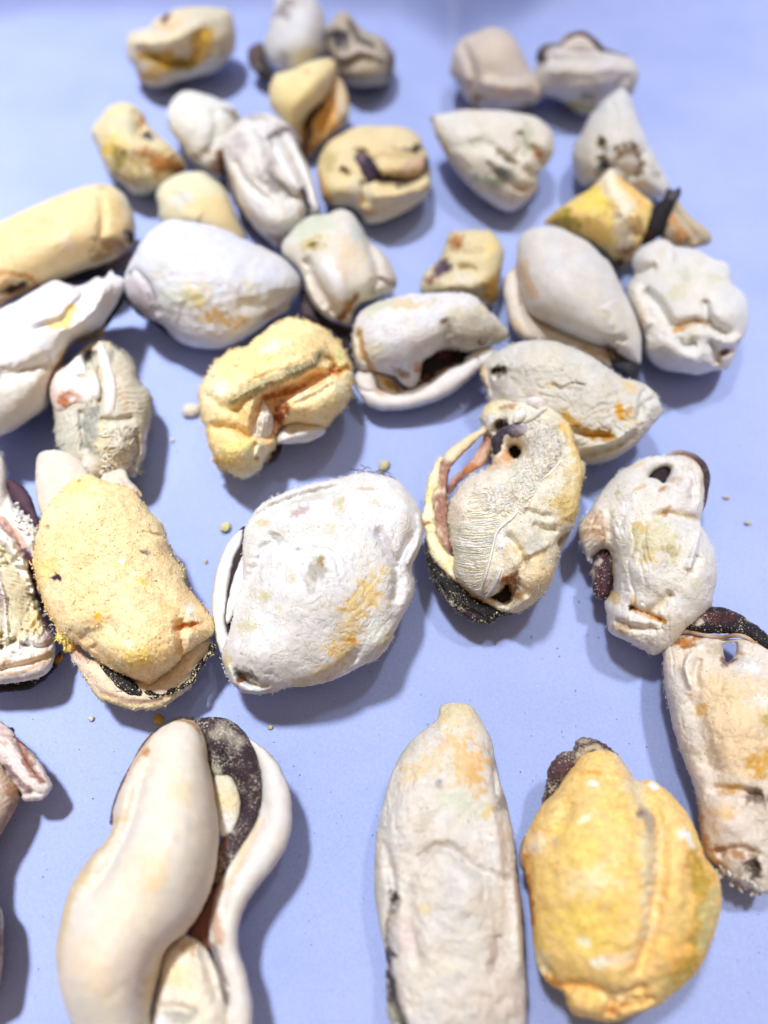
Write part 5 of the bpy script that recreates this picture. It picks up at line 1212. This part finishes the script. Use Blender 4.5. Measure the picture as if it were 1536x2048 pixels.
frame(1300, 1190, 3.2)
m = Mussel('upright cream mussel with a glossy black cap, cut by the right edge', hf=0.6)
m.lobe('body', '85,420 80,340 110,290 200,255 340,275 480,285 620,285 740,340 900,450 950,800 900,1300 850,1700 800,1900 700,1900 640,1870 560,1830 500,1800 420,1730 350,1650 320,1520 300,1300 260,1170 200,1020 150,860 120,720 90,560', (228, 218, 206), rag=1.4,
       holes=['473,312 545,305 552,350 535,400 490,430 478,400 470,360'],
       feats=[('pit', 220, 310, 130, 36, -6, 12), ('ridge', '290,380 240,480 290,620', 24, 8), ('crease', '330,420 300,520 320,620', 24, 7), ('crease', '260,640 350,900 400,1150', 60, 5), ('bump', 560, 600, 160, 110, 0, 10), ('bump', 600, 900, 200, 200, 0, 6), ('crease', '400,1230 560,1240 700,1260', 30, 7), ('pit', 660, 1260, 60, 36, 20, 7), ('bump', 480, 1420, 110, 120, 0, 6), ('crease', '420,1640 560,1600 700,1640', 30, 8), ('pit', 650, 1720, 50, 60, 0, 12), ('crease', '480,440 560,400 700,430', 30, 6), ('bump', 330, 340, 40, 34, 0, 8), ('crease', '620,330 720,420 760,520', 30, 4)],
       paints=[('c', 210, 305, 150, 40, -6, (176, 118, 56), 1), ('c', 330, 340, 44, 36, 0, (240, 232, 214), 1), ('p', '330,560 480,500 640,560 760,620 800,1100 600,1160 420,1040 340,800', (240, 212, 168), .9, 80), ('c', 640, 460, 90, 60, 0, (240, 238, 236), .9), ('c', 690, 680, 80, 60, 0, (244, 238, 230), .8), ('c', 700, 1060, 90, 110, 10, (222, 172, 80), 1), ('c', 740, 820, 50, 60, 0, (190, 160, 60), .8), ('c', 340, 750, 40, 36, 0, (232, 186, 100), .9), ('c', 520, 1245, 80, 30, 0, (206, 162, 90), .9), ('c', 690, 1280, 60, 50, 30, (120, 92, 74), .9), ('s', '310,1330 320,1500 400,1660 460,1740', 36, (214, 166, 104), .95), ('c', 560, 1620, 130, 40, 10, (170, 124, 84), .9), ('c', 660, 1720, 70, 70, 0, (70, 54, 44), .9), ('c', 640, 1860, 90, 30, 0, (226, 216, 196), .8), ('c', 480, 1780, 60, 40, 0, (240, 232, 220), .9), ('c', 420, 360, 50, 60, 0, (196, 180, 150), .8), ('c', 500, 440, 40, 40, 30, (120, 74, 50), .9),
               ('c', 160, 600, 60, 220, -15, (214, 206, 198), .8), ('c', 280, 850, 60, 220, -20, (206, 198, 188), .7), ('c', 290, 590, 30, 20, 0, (150, 110, 70), .9), ('c', 480, 1380, 60, 40, 0, (222, 180, 120), .8), ('c', 540, 1480, 110, 90, 0, (234, 222, 210), .8), ('s', '260,400 250,480 290,600', 22, (244, 238, 224), .9), ('c', 480, 1360, 110, 40, 0, (232, 200, 150), .6)],
       crumbs=(900, 2.4))
m.lobe('mantle_edge', '122,245 155,165 240,112 350,85 460,83 560,118 640,170 720,230 800,310 850,400 760,365 680,315 600,268 480,250 350,248 220,232', (30, 25, 32), mat='dark', lift=10, tk=.85, crumbs=(260, 2.4, (214, 196, 170)), feats=[('crease', '200,200 400,170 600,200', 26, 4)], paints=[('c', 400, 150, 160, 34, 0, (86, 44, 46), .8), ('c', 320, 190, 34, 20, 0, (214, 200, 184), 1), ('c', 640, 170, 40, 20, 30, (190, 184, 170), .8)])
m.tube('mantle_rim', '88,330 130,270 220,240 340,262 460,275 580,265 680,320 780,400', [14, 14, 14, 14, 14, 16, 14, 12], [(200, 176, 150), (226, 208, 184), (150, 116, 92), (206, 180, 156), (130, 96, 80), (214, 190, 164), (170, 130, 100), (226, 210, 190)], lift=14, on=0)
m.fils('torn_fringe', [pts([(x := rsd.uniform(430, 720), y := 1740 + (x - 430) * .4 + rsd.uniform(-30, 20)), (x + rsd.uniform(-20, 20), y + rsd.uniform(10, 40)), (x + rsd.uniform(-30, 30), y + rsd.uniform(30, 90))]) for i in range(50)], 2.8, [(244, 240, 232), (226, 216, 200)], raw=True, lift=2)
m.build()

# ---- front row
frame(0, 1400, 2.4)
m = Mussel('long cream mussel with a twisted dark purple opening, front left', hf=0.62)
m.lobe('body', '885,92 950,120 990,200 1003,300 1030,450 1052,620 1042,780 1010,920 950,1040 880,1130 800,1200 770,1300 745,1400 720,1500 730,1650 500,1720 380,1600 310,1450 275,1250 290,1080 340,900 430,760 530,640 545,520 600,380 660,260 740,160 820,110', (236, 227, 212), mat='smooth', rough=.8,
       feats=[('crease', '720,300 680,450 640,620 540,820 430,960', 30, 6), ('ridge', '620,420 600,560 540,700 430,830', 34, 4), ('bump', 820, 700, 200, 350, 15, 6), ('bump', 480, 1250, 160, 240, 20, 6), ('crease', '900,110 950,150 980,230', 14, 4), ('crease', '800,1210 740,1300 720,1420', 40, 6)],
       paints=[('s', '540,640 420,820 320,1020 290,1250', 50, (226, 200, 150), .9), ('c', 610, 590, 50, 30, 0, (222, 192, 140), .7), ('c', 870, 480, 60, 90, 0, (238, 220, 184), .8), ('c', 740, 870, 60, 50, 0, (238, 208, 158), .8), ('c', 480, 1250, 150, 160, 20, (238, 216, 186), .8), ('c', 680, 1250, 150, 140, 0, (234, 216, 200), .7), ('c', 760, 790, 90, 50, 0, (240, 220, 180), .6), ('s', '690,420 640,620 540,820', 34, (220, 214, 206), .7), ('s', '850,112 920,120 960,170', 14, (196, 140, 84), .9), ('c', 705, 275, 30, 24, 0, (196, 140, 70), 1), ('s', '610,400 660,300 730,180', 18, (222, 186, 140), .8), ('c', 500, 1450, 160, 110, 0, (226, 218, 200), .7), ('c', 740, 1380, 50, 90, 10, (222, 196, 156), .8), ('c', 650, 1000, 120, 100, 0, (240, 222, 196), .6)])
m.lobe('mantle_edge', '925,95 1040,78 1130,108 1195,180 1245,290 1258,450 1235,575 1160,710 1080,850 1010,900 1045,720 1105,600 1150,480 1110,400 1040,375 1005,340 990,230 960,140', (60, 44, 54), mat='mottled', lift=-6, tk=.7, paints=[('c', 1070, 300, 40, 60, 0, (28, 22, 26), .9), ('c', 1050, 160, 60, 40, 20, (176, 168, 150), .7), ('c', 1130, 200, 50, 50, 0, (196, 186, 170), .5), ('c', 1030, 340, 40, 30, 0, (190, 184, 160), .8), ('s', '1080,620 1060,760 1030,860', 26, (150, 110, 96), .7)], feats=[('crease', '1040,260 1100,350 1160,460 1120,620', 30, 10)])
m.lobe('inner_lobe', '1025,375 1100,362 1150,450 1150,550 1105,645 1045,630', (220, 212, 188), lift=4, tk=.5, paints=[('c', 1090, 480, 40, 50, 0, (232, 208, 160), .7), ('c', 1090, 600, 40, 36, 0, (240, 238, 236), .9)])
m.lobe('mantle_lip', '1190,185 1265,230 1340,310 1390,430 1403,560 1382,690 1320,800 1250,885 1190,970 1150,1080 1150,1200 1190,1330 1215,1500 1190,1640 1060,1640 1075,1500 1040,1300 1005,1150 1015,1010 1060,860 1150,710 1235,570 1258,420 1235,290', (230, 226, 222), mat='smooth', rough=.6, lift=-2, tk=.9, feats=[('crease', '1255,420 1260,560 1180,720 1090,880 1060,1060', 22, 5), ('ridge', '1240,420 1240,560 1150,720 1060,880', 12, 4), ('crease', '1020,1150 1060,1300 1080,1480', 22, 6)],
       paints=[('s', '1240,580 1160,740 1090,900', 24, (228, 208, 164), .7), ('s', '1050,880 1020,1000 1050,1150', 26, (206, 166, 140), .9), ('s', '1020,1180 1060,1320 1080,1450', 24, (110, 92, 94), .8), ('c', 1330, 500, 60, 160, 0, (226, 220, 222), .6)])
m.lobe('inner_lobe', '890,1150 960,1160 1030,1260 1075,1400 1090,1620 900,1680 720,1660 740,1500 770,1380 800,1240', (238, 230, 214), lift=-2, tk=.7, tuck=12, feats=[('crease', '960,1170 1000,1300 1040,1450', 24, 5), ('crease', '760,1480 860,1470 950,1500', 30, 8)], paints=[('c', 860, 1320, 60, 60, 0, (240, 216, 160), .7), ('c', 900, 1180, 70, 36, 20, (206, 170, 120), .8), ('c', 850, 1510, 110, 40, 0, (150, 150, 146), .7), ('c', 760, 1540, 60, 40, 0, (238, 238, 242), .8)])
m.lobe('cavity', '900,1130 980,980 1040,840 1060,980 1040,1180 960,1200', (120, 72, 60), mat='darkclean', lift=-16, T=10)
m.tube('mantle_edge', '930,88 850,92 770,135 690,220 640,310 590,400 550,510 532,600', [10, 13, 14, 14, 12, 11, 11, 8], [(70, 58, 60), (52, 42, 48), (64, 52, 58), (120, 96, 84), (90, 66, 66), (110, 70, 60), (66, 46, 54), (96, 60, 70)], lift=0, on=0, mat='dark')
m.build()

frame(700, 1380, 3.065)
m = Mussel('long greyish white mussel with an orange stained pointed tip, front centre', hf=0.62)
m.lobe('body', '545,150 560,95 640,75 730,90 790,160 830,230 870,310 890,430 920,560 960,680 985,800 1010,950 1020,1100 1050,1300 1060,1500 1070,1700 1080,1900 1040,2150 800,2300 400,2250 250,2050 220,1850 220,1650 180,1450 150,1250 150,1050 160,880 200,700 250,530 320,380 430,260 520,190', (224, 219, 212), rough=.9,
       feats=[('crease', '440,1060 520,985 610,985 690,1050 770,1110 860,1130', 34, 14), ('crease', '230,960 270,1150 280,1300 245,1450 235,1650 270,1850 330,2030', 28, 10), ('crease', '380,1050 370,1250 400,1500 440,1700', 40, 3), ('ridge', '850,700 880,900 900,1150', 40, 5), ('bump', 700, 1280, 140, 180, 0, 6), ('crease', '860,330 880,500 890,680', 18, 5), ('crease', '880,1480 900,1600 860,1700', 40, 6), ('bump', 350, 850, 110, 200, 10, 6), ('ridge', '980,1100 1010,1400 1020,1700', 30, 5)],
       paints=[('c', 690, 450, 150, 190, -15, (232, 194, 134), .95), ('c', 760, 590, 60, 90, 0, (226, 180, 110), .8), ('c', 430, 520, 130, 70, -30, (230, 206, 160), .8), ('c', 650, 170, 130, 110, 0, (230, 212, 168), .9), ('c', 690, 720, 160, 80, 10, (212, 216, 192), .9), ('c', 830, 760, 34, 60, 20, (226, 190, 120), .8), ('c', 555, 610, 26, 26, 0, (150, 150, 144), .9), ('c', 280, 1280, 40, 60, 0, (70, 52, 56), 1), ('s', '255,1350 240,1500 245,1650', 18, (120, 106, 100), .8), ('c', 245, 1640, 36, 70, 0, (60, 48, 58), .9), ('s', '250,1730 280,1880 340,2040', 40, (46, 40, 50), .95), ('c', 280, 1960, 70, 80, 0, (150, 146, 120), .6), ('c', 360, 1480, 50, 120, 0, (226, 204, 200), .8), ('c', 620, 1220, 70, 60, 0, (206, 200, 196), .7), ('c', 460, 1340, 40, 40, 0, (234, 216, 160), .8), ('c', 940, 1140, 40, 24, 0, (170, 150, 140), .8), ('c', 930, 700, 60, 60, 30, (150, 138, 126), .8), ('c', 890, 1600, 50, 160, 0, (206, 190, 184), .7), ('c', 880, 1900, 190, 180, 0, (218, 204, 192), .8),
               ('c', 330, 380, 60, 130, 30, (212, 206, 180), .8), ('c', 600, 500, 60, 120, 10, (230, 226, 212), .7), ('c', 1010, 1200, 24, 100, 0, (196, 184, 176), .7), ('s', '450,1050 520,990 610,985 690,1050', 14, (180, 172, 178), .6), ('c', 880, 450, 20, 60, 0, (170, 160, 160), .7), ('c', 580, 1660, 120, 60, 0, (234, 226, 204), .7), ('c', 180, 1150, 40, 200, 0, (214, 206, 186), .7)], crumbs=(500, 2.2))
m.build()

frame(1000, 1180, 2.36)
m = Mussel('plump bright yellow mussel with a dark ragged top, front right', hf=0.66)
m.lobe('body', '380,790 440,755 540,770 610,850 640,900 720,900 800,960 880,1050 930,1150 960,1250 1020,1330 1045,1430 1030,1560 990,1680 930,1800 820,1900 740,1960 620,2010 520,2040 430,2020 340,2000 300,1900 220,1850 170,1750 150,1600 130,1400 110,1300 110,1200 150,1100 200,1010 260,950 320,860', (254, 200, 122), mat='grainy', rag=1.3, tint=(254, 202, 140),
       feats=[('crease', '620,890 660,1000 740,1120 730,1400 700,1600 640,1800', 34, 7), ('ridge', '560,860 600,960 660,1150 670,1400', 60, 5), ('crease', '300,1850 420,1850 540,1890 700,1840', 34, 10), ('crease', '150,1250 140,1450 180,1700 280,1840', 26, 7), ('bump', 430, 1350, 230, 300, 0, 8), ('bump', 850, 1350, 130, 300, 0, 8), ('bump', 380, 1940, 110, 70, 0, 8), ('crease', '530,1900 520,1990', 24, 7), ('pit', 640, 1920, 90, 30, -15, 8), ('crease', '200,1200 300,1160 330,1010', 40, 4), ('crease', '900,1280 880,1500 880,1700', 60, 5)],
       paints=[('s', '620,930 680,1080 700,1250 690,1450 680,1600', 50, (216, 204, 168), .9), ('c', 690, 1120, 50, 70, -10, (150, 144, 132), .9), ('c', 660, 1070, 24, 30, 0, (110, 84, 70), .7), ('s', '900,1270 940,1400 930,1560 880,1720 800,1820', 60, (176, 146, 44), .9), ('c', 970, 1560, 60, 160, 10, (206, 198, 140), .8), ('c', 450, 1370, 130, 90, 0, (252, 218, 176), .9), ('c', 400, 1560, 190, 140, 0, (252, 204, 104), .8), ('c', 220, 1200, 90, 60, 0, (206, 198, 180), .9), ('s', '130,1260 140,1400 160,1560', 24, (170, 110, 40), .8), ('c', 200, 1740, 60, 90, -20, (248, 232, 190), .8), ('c', 860, 1170, 40, 24, 40, (250, 244, 232), 1.2), ('c', 880, 1210, 30, 20, 40, (250, 244, 232), 1), ('c', 720, 935, 26, 16, 0, (250, 244, 232), 1.2), ('c', 435, 935, 26, 16, 0, (250, 244, 232), 1.2), ('c', 420, 1100, 34, 14, -30, (250, 240, 220), 1), ('c', 570, 1715, 110, 34, -8, (226, 206, 180), .8), ('c', 480, 1730, 30, 24, 0, (248, 240, 224), 1), ('c', 260, 1830, 80, 26, 20, (196, 130, 40), .9),
               ('c', 620, 1920, 110, 36, -15, (176, 120, 50), .9), ('s', '540,770 600,860 640,900', 24, (220, 206, 180), .8), ('c', 540, 1890, 70, 40, 0, (248, 220, 170), .7), ('c', 820, 1680, 60, 60, 0, (244, 186, 100), .7), ('c', 360, 1240, 150, 110, 0, (250, 206, 112), .7), ('c', 440, 880, 50, 14, 0, (214, 150, 60), .8), ('c', 740, 1880, 140, 60, -30, (222, 200, 130), .8), ('c', 410, 1640, 24, 20, 0, (250, 232, 200), 1)], crumbs=(2600, 2.6))
m.lobe('mantle_edge', '235,830 290,770 335,765 365,712 440,703 510,740 560,800 490,790 410,800 355,865 285,950 225,1020 205,1060 210,960', (84, 58, 62), mat='mottled', lift=6, tk=.8, rag=3, feats=[('crease', '350,760 380,800 340,880', 12, 5), ('crease', '390,730 470,740 530,780', 12, 4)], paints=[('s', '360,850 390,780 450,750 540,790', 16, (206, 190, 160), .9), ('s', '350,870 380,800', 8, (90, 60, 46), .9), ('c', 250, 940, 50, 70, 20, (40, 30, 34), .9), ('c', 400, 715, 50, 16, 0, (190, 176, 150), .8)])
m.tube('mantle_rim', '220,1030 180,1110 120,1200 105,1290 130,1330', [10, 20, 22, 18, 8], [(206, 190, 160), (240, 212, 160), (170, 140, 110), (150, 140, 136), (90, 70, 60)], lift=-4, on=0)
m.build()

frame(0, 1420, 3.2625)
m = Mussel('white and brown mussel arm poking in at the left edge of the front', hf=0.7)
m.lobe('body', '-300,300 -100,250 0,330 60,420 140,500 115,620 60,720 0,820 -40,900 -50,1150 -20,1260 20,1320 24,1450 20,1600 0,1760 -50,1900 -300,1900', (206, 188, 168), mat='fibre', feats=[('crease', '-40,900 -60,1050 -40,1220', 60, 12), ('ribs', '0,350 140,500 60,720 -60,860 -100,500', 60, 30, 3)], paints=[('c', 90, 520, 60, 60, 0, (176, 130, 96), .9), ('s', '110,600 40,740 -20,850', 30, (150, 110, 90), .8), ('c', 0, 1380, 50, 110, 0, (170, 166, 156), .8), ('c', 0, 1500, 40, 110, 0, (120, 84, 70), .8), ('c', 0, 1650, 40, 100, 0, (196, 170, 140), .8)])
m.lobe('mantle_lip', '-120,20 0,80 60,130 130,210 220,300 290,400 332,480 322,535 270,590 200,602 140,582 132,545 60,450 0,360 -120,260', (228, 216, 214), lift=24, tk=.8, mat='matte', rag=2, feats=[('crease', '-20,180 80,300 200,460', 14, 5), ('crease', '120,230 180,350 260,470', 16, 6), ('crease', '140,560 210,550 280,560', 12, 4)], paints=[('s', '110,240 170,330 210,420 260,470', 34, (150, 104, 90), 1), ('s', '-60,120 60,200 120,300', 26, (176, 150, 146), .8), ('s', '30,380 110,470 190,540', 24, (120, 90, 92), .9), ('s', '90,190 150,250', 10, (130, 76, 56), .9), ('c', 20, 230, 40, 16, 30, (190, 150, 130), .8), ('c', 210, 320, 20, 16, 0, (206, 190, 140), .7)])
m.lobe('cavity', '0,340 60,430 140,520 210,545 170,570 120,560 40,470', (40, 22, 22), mat='darkclean', lift=26, tk=.5)
m.build()
# ------------------------------------------------------------------ crumbs on the paper
def crumb(px, size, colr, label, name='crumb', seed=1, elong=1.0, cat='crumb', rot=0.0, flat=.7, mat='grainy', bumpy=.35):
    g, t = ground([px])
    mpp = t[0] / FPX
    rs = np.random.RandomState(seed)
    nu, nv = 20, 12
    u, v = np.meshgrid(np.linspace(0, 2 * np.pi, nu, endpoint=False), np.linspace(0.02, np.pi - 0.02, nv))
    n = np.stack([np.cos(u) * np.sin(v), np.sin(u) * np.sin(v), np.cos(v)], -1)
    r = 1 + bumpy * (1.6 * gnoise(n[..., 0] * 1.8 + seed, n[..., 1] * 1.8 + n[..., 2] * 1.3, seed) + .9 * gnoise(n[..., 0] * 4 + seed, n[..., 1] * 4 - n[..., 2] * 3, seed + 2))
    P = n * r[..., None] * size * (0.85 if cat == 'crumb' else 1.0) * mpp
    P[..., 0] *= elong
    P[..., 2] *= flat
    c, s = math.cos(rot), math.sin(rot)
    X = P[..., 0] * c - P[..., 1] * s
    Y = P[..., 0] * s + P[..., 1] * c
    Z = P[..., 2] + size * mpp * flat * .8
    co = np.stack([X, Y, np.maximum(Z, 0.00003)], -1).reshape(-1, 3)
    i, j = np.meshgrid(np.arange(nv - 1), np.arange(nu), indexing='ij')
    j2 = (j + 1) % nu
    qd = np.stack([i * nu + j, (i + 1) * nu + j, (i + 1) * nu + j2, i * nu + j2], -1).reshape(-1, 4)
    cl = np.repeat(lin(colr)[None] * .93, len(co), 0) * (0.8 + .4 * rs.rand(len(co), 1))
    o = make_mesh(name, co, qd, cl, mat)
    o.location = (g[0][0], g[0][1], 0)
    o['label'] = label
    o['category'] = cat
    o['group'] = 'crumbs lying on the paper'
    return o


crumb((384, 826), 15, (228, 212, 190), 'smooth beige bean shaped crumb beside the torn open yellow mussel', 'mussel_fragment', 3, 1.25, 'fragment', 0.2, .75, 'smooth', .12)
crumb((452, 1058), 11, (222, 212, 150), 'pale yellow crumb left of the big crackled white mussel', 'crumb', 5, 1.1, rot=.5)
crumb((768, 935), 11, (206, 196, 150), 'greenish crumb at the top edge of the big crackled white mussel', 'crumb', 6, 1.5, rot=.9)
crumb((318, 1440), 10, (222, 168, 70), 'orange crumb at the top of the front left mussel', 'crumb', 7, 1.2, rot=1.9)
crumb((412, 1124), 4.5, (206, 200, 130), 'tiny yellow green crumb near the orange grainy mussel', 'crumb', 8)
crumb((345, 882), 5, (232, 222, 214), 'tiny pale crumb below the beige bean shaped crumb', 'crumb', 9)
crumb((184, 1438), 6, (226, 216, 180), 'tiny cream crumb under the orange grainy mussel', 'crumb', 10)
crumb((923, 814), 5, (232, 226, 214), 'tiny white crumb below the smooth white lip', 'crumb', 11)
crumb((1452, 996), 5, (214, 190, 180), 'tiny pinkish crumb on the bare paper at the right', 'crumb', 12, 1.5)
crumb((1494, 1047), 5, (206, 196, 176), 'tiny grey crumb lower on the bare paper at the right', 'crumb', 13, 1.8)
crumb((541, 1455), 4.5, (214, 204, 150), 'tiny yellowish crumb below the big crackled white mussel', 'crumb', 14, 1.6)
crumb((20, 1462), 7, (44, 44, 96), 'dark blue fleck behind the mussel arm at the left edge', 'fleck', 15, 1.2, 'fleck', mat='darkclean')

rs = np.random.RandomState(4)
cl_, co_, tr_ = [], [], []
oc = np.array([[1, 0, 0], [-1, 0, 0], [0, 1, 0], [0, -1, 0], [0, 0, 1], [0, 0, -1]], float)
tri = np.array([[0, 2, 4], [2, 1, 4], [1, 3, 4], [3, 0, 4], [2, 0, 5], [1, 2, 5], [3, 1, 5], [0, 3, 5]])
pal = [(84, 80, 96), (110, 106, 120), (100, 100, 120), (206, 196, 160), (196, 176, 130), (240, 236, 230), (120, 116, 124), (110, 112, 140)]
NS = 4200
pp = np.stack([rs.uniform(-50, 1590, NS), 500 + 1500 * rs.rand(NS) ** .8], 1)
gp, tp = ground(pp)
for k in range(NS):
    r = (0.42 + 1.4 * rs.rand() ** 6) * tp[k] / FPX
    M = np.linalg.qr(rs.randn(3, 3))[0]
    v = oc * (0.5 + rs.rand(6, 1)) * r @ M
    v[:, 2] = np.maximum(v[:, 2] * .6 + r * .35, 0.00001)
    co_.append(v + gp[k])
    tr_.append(tri + 6 * k)
    cl_.append(np.repeat(lin(pal[rs.randint(len(pal))])[None], 6, 0))
o = make_mesh('dust', np.concatenate(co_), np.zeros((0, 4), int), np.concatenate(cl_), 'darkclean', None, np.concatenate(tr_))
o['kind'] = 'stuff'
o['label'] = 'fine dark and yellow dust scattered over the paper'
o['category'] = 'dust'
